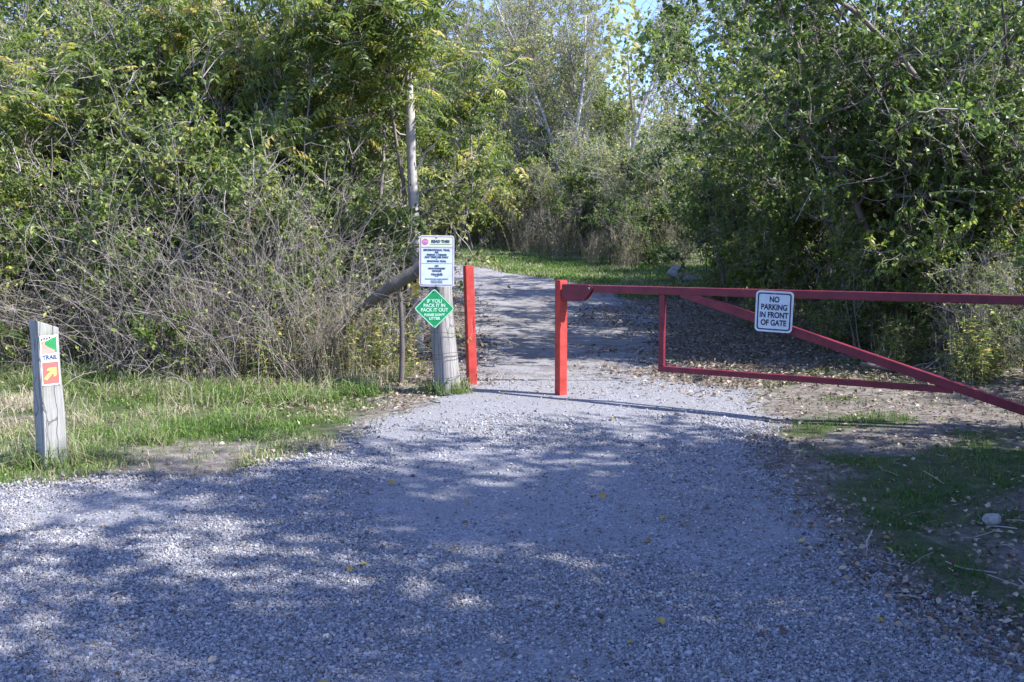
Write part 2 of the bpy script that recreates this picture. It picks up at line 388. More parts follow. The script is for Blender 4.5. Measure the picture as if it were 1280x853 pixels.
def ground_mat(name, kind):
    m, nt, out = new_mat(name); L = nt.links.new
    tc = N(nt, "ShaderNodeTexCoord"); co = tc.outputs['Object']
    gcol, gh = gravel_nodes(nt, co, kind == 'trail')
    p = N(nt, "ShaderNodeBsdfPrincipled"); p.inputs['Roughness'].default_value = .9; p.inputs['Specular IOR Level'].default_value = .2
    b = N(nt, "ShaderNodeBump"); b.inputs['Distance'].default_value = .006 if kind != 'trail' else .003; b.inputs['Strength'].default_value = .9; b.invert = True
    L(gh, b.inputs['Height'])
    if kind in ('lot', 'trail'):
        L(gcol, p.inputs['Base Color']); L(b.outputs[0], p.inputs['Normal']); L(p.outputs[0], out.inputs[0]); return m
    # soil
    n1 = N(nt, "ShaderNodeTexNoise"); n1.inputs['Scale'].default_value = 9; n1.inputs['Detail'].default_value = 10; n1.inputs['Roughness'].default_value = .72; L(co, n1.inputs[0])
    soil = ramp(nt, [(.3, (.075, .064, .050)), (.5, (.165, .145, .118)), (.7, (.30, .27, .23))]); L(n1.outputs[0], soil.inputs[0])
    gr = ramp(nt, [(.3, (.03, .045, .014)), (.55, (.065, .085, .028)), (.75, (.17, .16, .09))]); L(n1.outputs[0], gr.inputs[0])
    ag = N(nt, "ShaderNodeAttribute", attribute_name="grass"); av = N(nt, "ShaderNodeAttribute", attribute_name="gravel")
    m1 = N(nt, "ShaderNodeMixRGB"); L(ag.outputs['Fac'], m1.inputs[0]); L(soil.outputs[0], m1.inputs[1]); L(gr.outputs[0], m1.inputs[2])
    # ragged gravel edge
    s = N(nt, "ShaderNodeMath", operation='MULTIPLY_ADD'); s.inputs[1].default_value = .8; L(n1.outputs[0], s.inputs[0]); L(av.outputs['Fac'], s.inputs[2])
    rr = ramp(nt, [(.75, (0, 0, 0)), (1.0, (1, 1, 1))]); L(s.outputs[0], rr.inputs[0])
    m2 = N(nt, "ShaderNodeMixRGB"); L(rr.outputs[0], m2.inputs[0]); L(m1.outputs[0], m2.inputs[1]); L(gcol, m2.inputs[2])
    b2 = N(nt, "ShaderNodeBump"); b2.inputs['Distance'].default_value = .02; b2.inputs['Strength'].default_value = .8; L(n1.outputs[0], b2.inputs['Height'])
    L(m2.outputs[0], p.inputs['Base Color']); L(b2.outputs[0], p.inputs['Normal']); L(p.outputs[0], out.inputs[0])
    return m

def attr(m, name, vals):
    a = m.attributes.new(name, 'FLOAT', 'POINT'); a.data.foreach_set("value", np.asarray(vals, np.float32))

def link(name, mesh, parent=None, loc=None, rot=None):
    o = bpy.data.objects.new(name, mesh); COL.objects.link(o)
    if parent: o.parent = parent
    if loc is not None: o.location = loc
    if rot is not None: o.rotation_euler = rot
    return o
def tag(o, label, cat=None, group=None, kind=None):
    o["label"] = label
    if cat: o["category"] = cat
    if group: o["group"] = group
    if kind: o["kind"] = kind
    return o

# ------------------------------------------------------------------ ground
def grid_mesh(name, xs, ys, zoff=0, keep=None, mat=None, attrs=()):
    X, Y = np.meshgrid(xs, ys)
    x = X.ravel(); y = Y.ravel(); z = height(x, y) + zoff
    nx = len(xs); ny = len(ys)
    i = (np.arange(ny - 1)[:, None] * nx + np.arange(nx - 1)[None]).ravel()
    f = np.stack([i, i + 1, i + nx + 1, i + nx], -1)
    if keep is not None:
        k = keep(x, y) > 0
        f = f[k[f].all(1)]
        used = np.unique(f); mp = np.full(len(x), -1); mp[used] = np.arange(len(used)); f = mp[f]
        x, y, z = x[used], y[used], z[used]
    mb = MB(); mb.add(np.stack([x, y, z], -1), f)
    m = mb.mesh(name, True, mat)
    for nm, fn in attrs: attr(m, nm, fn(x, y))
    return m
def stretch_axis(a, b, step, far, n):
    core = np.arange(a, b + 1e-6, step)
    g = np.geomspace(step, far, n)
    return np.concatenate([a - np.cumsum(g)[::-1], core, b + np.cumsum(g)])
xs = stretch_axis(-9, 7, .09, 160, 30); ys = stretch_axis(1, 30, .11, 160, 30)
gm = grid_mesh("ground", xs, ys, 0, None, ground_mat("soil_and_turf", 'ground'),
               (("grass", grass_amount), ("gravel", lambda x, y: np.clip(.5 + .9 * np.maximum(lot_mask(x, y), trail_mask(x, y)), 0, 1))))
o = link("ground", gm); tag(o, "brown soil and turf under the woods", None, None, 'structure')
lm = grid_mesh("gravel_lot", np.arange(-9.0, 4, .05), np.arange(-2, 11.2, .05), .008, lot_mask, ground_mat("grey_gravel", 'lot'))
o = link("gravel_lot", lm); tag(o, "grey crushed stone parking apron before the gate", None, None, 'structure')
pm = grid_mesh("trail", np.arange(-16, 5, .1), np.arange(9.3, 44, .1), .012, lambda x, y: np.where(y < 10.2, -1, trail_mask(x, y)), ground_mat("packed_stone_dust", 'trail'))
o = link("trail", pm); tag(o, "pale stone dust trail curving left into the trees", None, None, 'structure')

# ------------------------------------------------------------------ loose stones, leaves, grass (stuff)
def view_scatter(n, y0, y1, xl, xr, power=1.6):
    """points denser near the camera, over a world rectangle clipped to where the lot can be seen (with side margin)"""
    t = rng.random(n)
    y = (y0 ** (1 - power) + t * (y1 ** (1 - power) - y0 ** (1 - power))) ** (1 / (1 - power))
    x = rng.uniform(-1, 1, n) * (y * .56 + .9)
    k = (x > xl) & (x < xr)
    return x[k], y[k]

def stones(n):
    x, y = view_scatter(n, 2.9, 11.5, -8, 4, 2.1)
    m = np.maximum(lot_mask(x, y), trail_mask(x, y))
    dens = sstep(-.35, .12, m) * (1 - .72 * sstep(7.6, 9.4, y)) * (1 - .85 * sstep(.50, .66, fbm(x, y, .9, 51, 4))) * (1 - .55 * sstep(.75, .25, np.abs(np.abs(x - .2 - .12 * (7 - y)) - .8)) * sstep(.3, .6, fbm(x, y, 1.7, 52)))
    k = rng.random(len(x)) < dens
    x, y = x[k], y[k]; n = len(x)
    s = .0030 + .0052 * rng.random(n) ** 2.2 + .0055 * (rng.random(n) > .985)
    s = s * np.clip(y / 6.5, .85, 1.15)
    cube = np.array([[a, b, c] for a in (-1, 1) for b in (-1, 1) for c in (-1, 1)], float)
    F6 = np.array([[0, 1, 3, 2], [4, 6, 7, 5], [0, 4, 5, 1], [2, 3, 7, 6], [0, 2, 6, 4], [1, 5, 7, 3]])
    v = cube[None] * rng.uniform(.62, 1.25, (n, 8, 3)) * rng.uniform(.55, 1.25, (n, 1, 3)) * np.array([1, 1, .72])
    ax = rand_unit(n); an = rng.random(n) * 6.28; c = np.cos(an)[:, None, None]; sn = np.sin(an)[:, None, None]; a3 = ax[:, None, :]
    v = v * c + np.cross(np.repeat(a3, 8, 1), v) * sn + a3 * (v * a3).sum(-1, keepdims=True) * (1 - c)
    v = v * s[:, None, None]
    v[:, :, 0] += x[:, None]; v[:, :, 1] += y[:, None]; v[:, :, 2] += (height(x, y) + .009 + s * .35)[:, None]
    f = (np.arange(n)[:, None, None] * 8 + F6[None]).reshape(-1, 4)
    mb = MB(); mb.add(v, f, np.repeat(rng.random(n), 6)); return mb
m, nt, out = new_mat("crushed_limestone"); a = N(nt, "ShaderNodeAttribute", attribute_name="rnd")
r = ramp(nt, [(0, (.07, .07, .08)), (.12, (.19, .19, .195)), (.55, (.31, .308, .31)), (.88, (.42, .415, .41)), (.95, (.52, .51, .49)), (.975, (.30, .25, .20)), (1, (.22, .16, .12))])
p = N(nt, "ShaderNodeBsdfPrincipled"); p.inputs['Roughness'].default_value = .8; p.inputs['Specular IOR Level'].default_value = .3
tcn = N(nt, "ShaderNodeTexCoord"); nn = N(nt, "ShaderNodeTexNoise"); nn.inputs['Scale'].default_value = 220; nn.inputs['Detail'].default_value = 3
nt.links.new(tcn.outputs['Object'], nn.inputs[0])
mm = N(nt, "ShaderNodeMixRGB", blend_type='MULTIPLY'); mm.inputs[0].default_value = .6
r5 = ramp(nt, [(.3, (.6, .6, .6)), (.6, (1, 1, 1))]); nt.links.new(nn.outputs[0], r5.inputs[0])
nt.links.new(a.outputs['Fac'], r.inputs[0]); nt.links.new(r.outputs[0], mm.inputs[1]); nt.links.new(r5.outputs[0], mm.inputs[2])
nt.links.new(mm.outputs[0], p.inputs['Base Color']); nt.links.new(p.outputs[0], out.inputs[0])
M_STONE = m
o = link("loose_gravel", stones(480000).mesh("loose_gravel", False, M_STONE)); tag(o, "loose angular grey limestone chips over the gravel lot", "gravel", None, 'stuff')

def grass_mesh(x, y, hmin, hmax, lean=.5, w=.0035, rbias=0.0, base=None):
    n = len(x)
    z = height(x, y); h = hmin + (hmax - hmin) * rng.random(n) ** 1.6
    a = rng.random(n) * 6.28; l = lean * rng.random(n)
    dx, dy = np.cos(a), np.sin(a)
    b = rng.random(n) * 6.28; wx, wy = np.cos(b) * w, np.sin(b) * w
    wsc = np.clip(y / 7, 1, 3.5); wx *= wsc; wy *= wsc
    P0 = np.stack([x, y, z - .01], -1); W = np.stack([wx, wy, 0 * wx], -1)
    P1 = P0 + np.stack([dx * l * h * .35, dy * l * h * .35, h * .6], -1)
    P2 = P0 + np.stack([dx * l * h * 1.3, dy * l * h * 1.3, h * (1 - .45 * l)], -1)
    v = np.stack([P0 - W, P0 + W, P1 + W * .8, P1 - W * .8, P2], 1)
    q = np.arange(n)[:, None] * 5
    mb = MB()
    patch = fbm(x, y, 1.4, 61)
    rr = np.clip(rng.random(n) * .55 + (patch - .35) * 1.1 + rbias, 0, 1)
    mb.add(v, q + np.array([[0, 1, 2, 3]]), rr)
    mb.f.append(q + np.array([[3, 2, 4]])); mb.r.append(rr)
    return mb

def pick(n, x0, x1, y0, y1, fn):
    x = rng.uniform(x0, x1, n); y = rng.uniform(y0, y1, n); k = rng.random(n) < fn(x, y); return x[k], y[k]
# the add() above offsets indices by mb.n already; give faces in absolute terms
def fix_add(mb): return mb

left_g = lambda x, y: np.maximum(grass_amount(x, y), .12 * sstep(0, -.3, lot_mask(x, y))) * (x < -.9)
x, y = pick(190000, -7.2, -.9, 5.4, 11.6, lambda x, y: left_g(x, y) * sstep(.38, .60, fbm(x, y, 2.6, 33)))
o = link("verge_grass", grass_mesh(x, y, .02, .09, 1.2, .0035, .06).mesh("verge_grass", False, M_GRASS)); tag(o, "sunlit green and straw grass around the marker post", "grass", None, 'stuff')
# taller tufts at the foot of the thicket
cx = rng.uniform(-6.8, -1.3, 120); cy = rng.uniform(8.4, 11.2, 120); k = cy > 9.0 - .25 * (cx + 1.5) * 0
cx, cy = cx[k], cy[k]; q = (len(cx) * rng.random(17000) ** 1.8).astype(int)
x = cx[q] + rng.normal(0, .12, len(q)); y = cy[q] + rng.normal(0, .09, len(q))
for (bx_, by_) in (gnd(66, 583)[:2], gnd(559, 492)[:2], gnd(52, 582)[:2]):
    a_ = rng.random(420) * 6.28; x = np.append(x, bx_ + np.cos(a_) * rng.uniform(.10, .26, 420)); y = np.append(y, by_ + .03 + np.sin(a_) * rng.uniform(.09, .2, 420))
c2x = rng.uniform(-6.5, -1.6, 60); c2y = rng.uniform(6.6, 9.6, 60); q = (60 * rng.random(4200) ** 1.6).astype(int)
xx = c2x[q] + rng.normal(0, .10, len(q)); yy = c2y[q] + rng.normal(0, .07, len(q)); k = lot_mask(xx, yy) < -.25
x = np.append(x, xx[k]); y = np.append(y, yy[k])
o = link("tall_grass", grass_mesh(x, y, .05, .26, 1.5, .0032, .16).mesh("tall_grass", False, M_GRASS)); tag(o, "longer grass tufts along the foot of the left thicket", "grass", None, 'stuff')
right_g = lambda x, y: np.maximum(grass_amount(x, y), .06 * (lot_mask(x, y) < -.1)) * (x > 1.3)
x, y = pick(150000, 1.3, 5.2, 3.4, 12.5, lambda x, y: right_g(x, y) * (.12 + .88 * sstep(.40, .62, fbm(x, y, 4.2, 37))))
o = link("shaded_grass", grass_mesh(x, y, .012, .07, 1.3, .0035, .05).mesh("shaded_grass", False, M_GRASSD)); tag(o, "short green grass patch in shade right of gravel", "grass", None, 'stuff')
x, y = pick(290000, -16, 7.5, 19.5, 46, lambda x, y: grass_amount(x, y) * (trail_mask(x, y) < .1))
o = link("far_verge_grass", grass_mesh(x, y, .04, .14, .8, .004).mesh("far_verge_grass", False, M_GRASS)); tag(o, "bright mown grass strip beyond the trail bend", "grass", None, 'stuff')
# short weeds poking through gravel
x, y = pick(60000, -5, 3.2, 4.5, 10.5, lambda x, y: ((fbm(x, y, 1.9, 71) > .70) | (np.abs(lot_mask(x, y)) < .10)) * .5)
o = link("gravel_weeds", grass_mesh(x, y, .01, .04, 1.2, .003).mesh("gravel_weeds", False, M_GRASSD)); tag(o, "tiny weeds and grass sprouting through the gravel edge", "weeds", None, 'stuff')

def litter(x, y, smin, smax, rb=0.0):
    n = len(x); mb = MB()
    pos = np.stack([x, y, height(x, y) + .012 + .02 * rng.random(n)], -1)
    d = rng.normal(size=(n, 3)) * np.array([1, 1, .28]); nv = np.array([0, 0, 1.0]) + .45 * rng.normal(size=(n, 3))
    leaves(mb, pos, d, nv, rng.uniform(smin, smax, n), .32, np.clip(rng.random(n) ** 1.25 * .95 + rb, 0, 1))
    return mb
def lit_d(x, y):
    l = lot_mask(x, y); t = trail_mask(x, y)
    d = .32 * (x > 1.2) * sstep(.25, -.1, l) * sstep(.4, -.3, t) * (1 - .85 * grass_amount(x, y))
    d = np.maximum(d, .5 * (y > 10) * sstep(.5, -.5, t))
    d = np.maximum(d, .8 * sstep(.5, 1.7, x + .5 * (fbm(x, y, .7, 83) - .5)) * (y > 9.8) * (y < 19) * sstep(.38, .58, fbm(x, y, 1.3, 81)))
    d = np.maximum(d, .5 * sstep(.1, -.6, x) * (y > 9.9) * (y < 15) * sstep(.35, .5, fbm(x, y, 1.6, 84)))
    d = np.maximum(d, .35 * sstep(.9, 1.8, x) * (y > 8.6) * (y < 10.6) * sstep(.45, .6, fbm(x, y, 1.7, 82)))
    d = np.maximum(d, .07 * (x < -1) * (l < 0))
    d = np.maximum(d, .5 * (l < 0) * (np.hypot(x + 1.4, y - 9.6) < 1.2))
    return np.maximum(d, .004)
x, y = view_scatter(190000, 3.0, 30, -9, 8, 1.25)
k = rng.random(len(x)) < lit_d(x, y); x, y = x[k], y[k]
x2 = rng.uniform(-1.6, 4.5, 34000); y2 = rng.uniform(9.9, 24, 34000); k = rng.random(len(x2)) < lit_d(x2, y2) * .8
x = np.concatenate([x, x2[k]]); y = np.concatenate([y, y2[k]])
o = link("leaf_litter", litter(x, y, .014, np.where(y < 9, .044, .062), -.12).mesh("leaf_litter", False, M_LITTER)); tag(o, "fallen brown and tan leaves along edges and trail", "fallen leaves", None, 'stuff')
x, y = view_scatter(900, 3.2, 10, -6, 3, 1.3)
k = rng.random(len(x)) < .045; x, y = x[k], y[k]
M_YL = leaf_mat("fallen_yellow_leaf", [(0, (.34, .25, .06)), (1, (.48, .38, .09))], .1, .6, .3)
o = link("yellow_leaves", litter(x, y, .04, .075).mesh("yellow_leaves", False, M_YL)); tag(o, "few yellow leaves scattered on the gravel", "fallen leaves", None, 'stuff')
# twiggy debris
n = 2600; x, y = view_scatter(n * 2, 3.2, 22, -8, 7, 1.2)
k = rng.random(len(x)) < np.clip(lit_d(x, y) * .8, 0, 1) * (trail_mask(x, y) < -.1); x, y = x[k], y[k]; n = len(x)
st = np.stack([x, y, height(x, y) + .012], -1); d = rng.normal(size=(n, 3)) * np.array([1, 1, .1])
mb = MB(); L_ = rng.uniform(.05, .26, n); P = grow(st, d, L_, 4, .18); P[:, :, 2] = np.maximum(P[:, :, 2], height(P[:, :, 0], P[:, :, 1]) + .004)
tubes(mb, P, np.repeat(rng.uniform(.0015, .0045, n)[:, None], 4, 1), 4)
o = link("twig_litter", mb.mesh("twig_litter", True, M_TWIG)); tag(o, "broken twigs lying among the fallen leaves", "twigs", None, 'stuff')
print("ground", round(time.time() - T0, 1))

# ------------------------------------------------------------------ plants
def woody(h=6, stems=1, spread=.12, r0=.06, base=.15, nb=22, bl=1.8, bmin=.25, nsub=120, sl=.9, ntw=700, tl=.45, nl=9000, ls=.065, lw=.3,
          bup=.05, leafmat=None, barkmat=None, twigmat=None, comp=0, compL=.4, compleaf=.1, ang=.9, tipr=.15, wig=.10, leafdroop=.5, twr=.0035, lowtw=0):
    st = np.stack([rng.normal(0, base, stems) if stems > 1 else np.zeros(stems), rng.normal(0, base, stems) if stems > 1 else np.zeros(stems), np.full(stems, -.05)], -1)
    d = np.stack([rng.normal(0, spread, stems), rng.normal(0, spread, stems), np.ones(stems)], -1)
    S = grow(st, d, h * rng.uniform(.75, 1.0, stems), 10, wig, .03)
    wood = MB()
    rs = r0 * rng.uniform(.7, 1.1, stems)[:, None] * np.linspace(1, tipr, 10)[None]
    rs[:, 0] *= 1.25
    tubes(wood, S, rs, 8)
    p, T, t, i = sample(S, nb, bmin, 1)
    dirs = nrm(rng.normal(size=(nb, 3)) * np.array([1, 1, .35])) * ang + T * .75
    B = grow(p, dirs, bl * (1.15 - .7 * t) * rng.uniform(.6, 1.15, nb), 7, .16, bup)
    rb = (r0 * .42 * (1.1 - .8 * t))[:, None] * np.linspace(1, .25, 7)[None]
    tubes(wood, B, rb, 5)
    twigs = MB()
    p, T, t, i = sample(B, nsub, .15, 1)
    Sb = grow(p, nrm(rng.normal(size=(nsub, 3))) * .9 + T * .8, sl * rng.uniform(.4, 1.2, nsub), 6, .13, bup * .5)
    tubes(twigs, Sb, np.full((nsub, 1), 1) * (twr * 2.2) * np.linspace(1, .4, 6)[None], 4)
    allB = np.concatenate([Sb, B[:, :6]]) if nb else Sb
    p, T, t, i = sample(allB, ntw, .1, 1)
    Tw = grow(p, nrm(rng.normal(size=(ntw, 3))) + T * .6, tl * rng.uniform(.3, 1.2, ntw), 4, .16, 0)
    tubes(twigs, Tw, np.full((ntw, 1), 1) * twr * np.linspace(1, .35, 4)[None], 3)
    fol = MB()
    if nl:
        p, T, t, i = sample(Tw, int(nl * 1.5), .1, 1)
        cn = vnoise(p[:, 0] + p[:, 2] * .8, p[:, 1] - p[:, 2] * .9, 2.6, 7)
        k = rng.random(len(p)) < sstep(.22, .62, cn) * 1.1
        p, T, i = p[k], T[k], i[k]; nl = len(p)
        rr = np.clip(rng.random(nl) * .62 + .36 * rng.random(ntw)[i], 0, 1)
        leaves(fol, p, rng.normal(size=(nl, 3)) * .8 + T * .5 + np.array([0, 0, -leafdroop]), np.array([.15, -.1, 1.0]) * .9 + .75 * rng.normal(size=(nl, 3)), ls * rng.uniform(.55, 1.25, nl), lw, rr)
    if comp:
        p, T, t, i = sample(np.concatenate([Sb[:, :4], Tw]), comp, .3, 1)
        compound(fol, twigs, p, nrm(rng.normal(size=(comp, 3)) * np.array([1, 1, .3])) + T * .3 + np.array([0, 0, .15]), compL * rng.uniform(.6, 1.2, comp), 7, compleaf)
    return (wood.mesh("trunk", True, barkmat), twigs.mesh("twigs", True, twigmat), fol.mesh("foliage", False, leafmat) if (nl or comp) else None)

def canes(w=1.2, h=1.9, n=420, arch=.12, r=.0045, nl=900, ls=.05, leafmat=None, mat=None, tw=900, vertical=.9):
    st = np.stack([rng.normal(0, w * .5, n), rng.normal(0, .38, n), np.full(n, -.03)], -1)
    d = np.stack([rng.normal(0, .38, n), rng.normal(0, .35, n), np.full(n, vertical)], -1)
    C = grow(st, d, h * rng.uniform(.35, 1.35, n), 9, .17, -arch)
    C[:, :, 2] = np.maximum(C[:, :, 2], 0)
    st = MB(); tubes(st, C, np.full((n, 1), 1) * rng.uniform(.5, 1.3, (n, 1)) * r * np.linspace(1, .5, 9)[None], 4)
    twm = MB()
    p, T, t, i = sample(C, tw, .1, 1)
    Tw = grow(p, rand_unit(tw) + T * .3, rng.uniform(.1, .55, tw), 5, .35, -.05)
    tubes(twm, Tw, np.full((tw, 1), 1) * r * .5 * np.linspace(1, .5, 5)[None], 3)
    fol = None
    if nl:
        fol = MB(); p, T, t, i = sample(Tw, nl, .2, 1)
        leaves(fol, p, rng.normal(size=(nl, 3)) + np.array([0, 0, -.4]), np.array([0, 0, .8]) + .7 * rng.normal(size=(nl, 3)), ls * rng.uniform(.5, 1.3, nl), .32)
        fol = fol.mesh("foliage", False, leafmat)
    return (st.mesh("stems", True, mat), twm.mesh("twigs", True, mat), fol)

def weeds(n=90, h=1.0, nl=700, mat=None, leafmat=None, w=.3, plume=True, ls=.05):
    st = np.stack([rng.normal(0, w, n), rng.normal(0, w * .7, n), np.full(n, -.02)], -1)
    d = np.stack([rng.normal(0, .16, n), rng.normal(0, .16, n), np.ones(n)], -1)
    C = grow(st, d, h * rng.uniform(.5, 1.15, n), 6, .07, 0)
    s = MB(); tubes(s, C, np.full((n, 1), .0028) * np.linspace(1, .5, 6)[None], 3)
    tw = MB()
    if plume:
        k = n * 9; p, T, t, i = sample(C, k, .72, 1)
        Pm = grow(p, T * .9 + rand_unit(k) * .7, rng.uniform(.03, .16, k), 3, .2, -.15)
        tubes(tw, Pm, np.full((k, 1), .0026) * np.linspace(1, .6, 3)[None], 3)
    f = MB(); p, T, t, i = sample(C, nl, .05, .9)
    leaves(f, p, rng.normal(size=(nl, 3)) * np.array([1, 1, .3]) + T * .5 + np.array([0, 0, -.3]), np.array([0, 0, 1.]) + .5 * rng.normal(size=(nl, 3)), ls * rng.uniform(.6, 1.3, nl), .16)
    return (s.mesh("stems", True, mat), tw.mesh("seed_heads", True, mat) if plume else None, f.mesh("foliage", False, leafmat))

PROTO = {}
def proto(key, parts, name, look, cat):
    PROTO[key] = dict(parts=[p for p in parts if p], name=name, look=look, cat=cat, used=0)

proto('shrub_g1', woody(2.9, 7, .28, .022, .28, 40, 1.1, .12, 260, .55, 1500, .32, 12500, .068, .33, leafmat=M_LEAF, barkmat=M_BARK, twigmat=M_TWIG), "shrub", "dense green shrub", "shrub")
proto('shrub_g2', woody(2.5, 8, .34, .020, .3, 42, 1.0, .1, 260, .5, 1500, .3, 12000, .072, .30, leafmat=M_LEAFD, barkmat=M_BARKD, twigmat=M_TWIGD), "shrub", "deep green leafy shrub", "shrub")
proto('shrub_t', woody(3.2, 9, .26, .020, .35, 50, 1.2, .1, 420, .7, 3000, .4, 6500, .060, .30, leafmat=M_LEAF, barkmat=M_BARK, twigmat=M_TWIG, wig=.16), "shrub", "twiggy grey shrub with thin leaves", "shrub")
proto('shrub_p', woody(3.4, 8, .22, .022, .35, 46, 1.2, .1, 300, .6, 1800, .34, 11000, .064, .30, leafmat=M_LEAFP, barkmat=M_BARK, twigmat=M_TWIG), "shrub", "pale olive shrub", "shrub")
proto('tree_g', woody(6.2, 2, .12, .065, .12, 44, 1.9, .18, 320, .9, 1900, .42, 17000, .082, .34, leafmat=M_LEAF, barkmat=M_BARK, twigmat=M_TWIG), "tree", "green leafy tree", "tree")
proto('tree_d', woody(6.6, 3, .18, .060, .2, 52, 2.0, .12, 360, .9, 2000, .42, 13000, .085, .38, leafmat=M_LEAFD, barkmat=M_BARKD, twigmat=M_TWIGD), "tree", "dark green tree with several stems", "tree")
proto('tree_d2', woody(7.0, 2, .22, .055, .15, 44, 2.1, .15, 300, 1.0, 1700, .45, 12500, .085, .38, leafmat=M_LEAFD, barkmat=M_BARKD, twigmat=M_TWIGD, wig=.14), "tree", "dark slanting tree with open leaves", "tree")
proto('tree_y', woody(6.4, 2, .12, .055, .12, 40, 1.8, .2, 300, .9, 1700, .42, 15000, .082, .34, leafmat=M_LEAFY, barkmat=M_BARK, twigmat=M_TWIG), "tree", "yellow-green leafy tree", "tree")
proto('tree_bare', woody(9.0, 2, .08, .085, .15, 46, 2.2, .2, 420, 1.1, 2800, .5, 9000, .075, .32, leafmat=M_LEAFP, barkmat=M_BARK, twigmat=M_TWIG, bup=.12), "tree", "tall thinly leaved grey tree", "tree")
proto('pole_tree', woody(10.5, 1, .06, .105, .1, 34, 2.3, .22, 260, 1.1, 1300,     .5, 2600, .11, .34, leafmat=M_LEAFP, barkmat=M_BARKP, twigmat=M_TWIG, bup=.15, wig=.07, tipr=.3), 'tree', 'tall dark-trunked tree', 'tree')
proto('lean_tree', woody(7.5, 1, .10, .052, .1, 24, 1.9, .3, 180, 1.0, 1000, .45, 7500, .085, .36, leafmat=M_LEAFD, barkmat=M_BARK, twigmat=M_TWIG, wig=.09, tipr=.35), 'tree', 'slanting bare-trunked tree', 'tree')
proto('heaven', woody(5.2, 2, .14, .045, .1, 26, 1.5, .35, 110, .7, 200, .3, 0, .06, .3, leafmat=M_LEAFY, barkmat=M_BARK, twigmat=M_TWIG, comp=420, compL=.42, compleaf=.105), "tree", "tree with feathery yellow-green leaves", "tree")
proto('shrub_y', woody(3.0, 6, .26, .022, .3, 40, 1.1, .12, 260, .55, 1500, .32, 10500, .074, .34, leafmat=M_LEAFY, barkmat=M_BARK, twigmat=M_TWIG), 'shrub', 'yellow-green shrub', 'shrub')
proto('heaven_high', woody(5.4, 1, .08, .05, .1, 26, 1.5, .62, 110, .7, 200, .3, 0, .06, .3, leafmat=M_LEAFY, barkmat=M_BARK, twigmat=M_TWIG, comp=380, compL=.42, compleaf=.105), 'tree', 'high-crowned tree with feathery leaves', 'tree')
proto('tangle1', canes(1.2, 1.9, 560, .05, .0036, 1500, .045, M_LEAF, M_TWIGM, 2200, 1.2), "vine_tangle", "grey tangle of bare vines", "vines")
proto('tangle2', canes(1.2, 2.2, 460, .06, .0040, 2800, .055, M_LEAF, M_TWIGM, 1800, 1.0), "vine_tangle", "bare vine tangle with some green leaves", "vines")
proto('weed_dry', weeds(120, 1.25, 700, M_DRY, M_LEAFP, .30), "weed_clump", "dry straw-coloured weed clump", "weeds")
proto('weed_green', weeds(80, .75, 1500, M_DRY, M_LEAF, .22, False, .07), "weed_clump", "low green weed clump", "weeds")
print("protos", round(time.time() - T0, 1))

PLACED = []
def place(key, x, y, zone, s=1.0, sz=None, rot=None, zoff=0.0, label=None, tilt=(0, 0)):
    PLACED.append(dict(tilt=tilt, key=key, x=x, y=y, zone=zone, s=s, sz=sz or s, rot=rng.random() * 6.28 if rot is None else rot, zoff=zoff, label=label))

def realise():
    ORD = ["leftmost", "second", "third", "fourth", "fifth", "sixth", "seventh", "eighth", "ninth", "tenth", "eleventh", "twelfth", "thirteenth", "fourteenth", "fifteenth", "sixteenth", "seventeenth", "eighteenth", "nineteenth", "twentieth"]
    groups = {}
    for p in PLACED: groups.setdefault((p['zone'], p['key']), []).append(p)
    for (z, k), L_ in groups.items():
        L_.sort(key=lambda p: p['x'] / max(p['y'], .5) if not z.startswith('just') else p['y'])
        for i, p in enumerate(L_):
            pr = PROTO[k]
            if p['label']: lab = p['label']
            elif len(L_) == 1: lab = f"the only {pr['look']} {z}"
            else:
                if z.startswith('just'):
                    o_ = "nearest" if i == 0 else ORD[i] + " nearest"
                else: o_ = "leftmost" if i == 0 else ("rightmost" if i == len(L_) - 1 else ORD[i] + " from left")
                lab = f"{pr['look']} {z}, {o_}"
            e = bpy.data.objects.new(pr['name'], None); e.empty_display_size = .2; COL.objects.link(e)
            e.location = (p['x'], p['y'], float(height(p['x'], p['y'])) + p['zoff'])
            e.rotation_euler = (Matrix.Rotation(p['tilt'][0], 3, 'X') @ Matrix.Rotation(p['tilt'][1], 3, 'Y') @ Matrix.Rotation(p['rot'], 3, 'Z')).to_euler(); e.scale = (p['s'], p['s'], p['sz'])
            tag(e, lab, pr['cat'], f"{pr['look']}s {z}" if len(L_) > 1 else None)
            for m in pr['parts']:
                c = bpy.data.objects.new(m.name.split('.')[0], m); COL.objects.link(c); c.parent = e

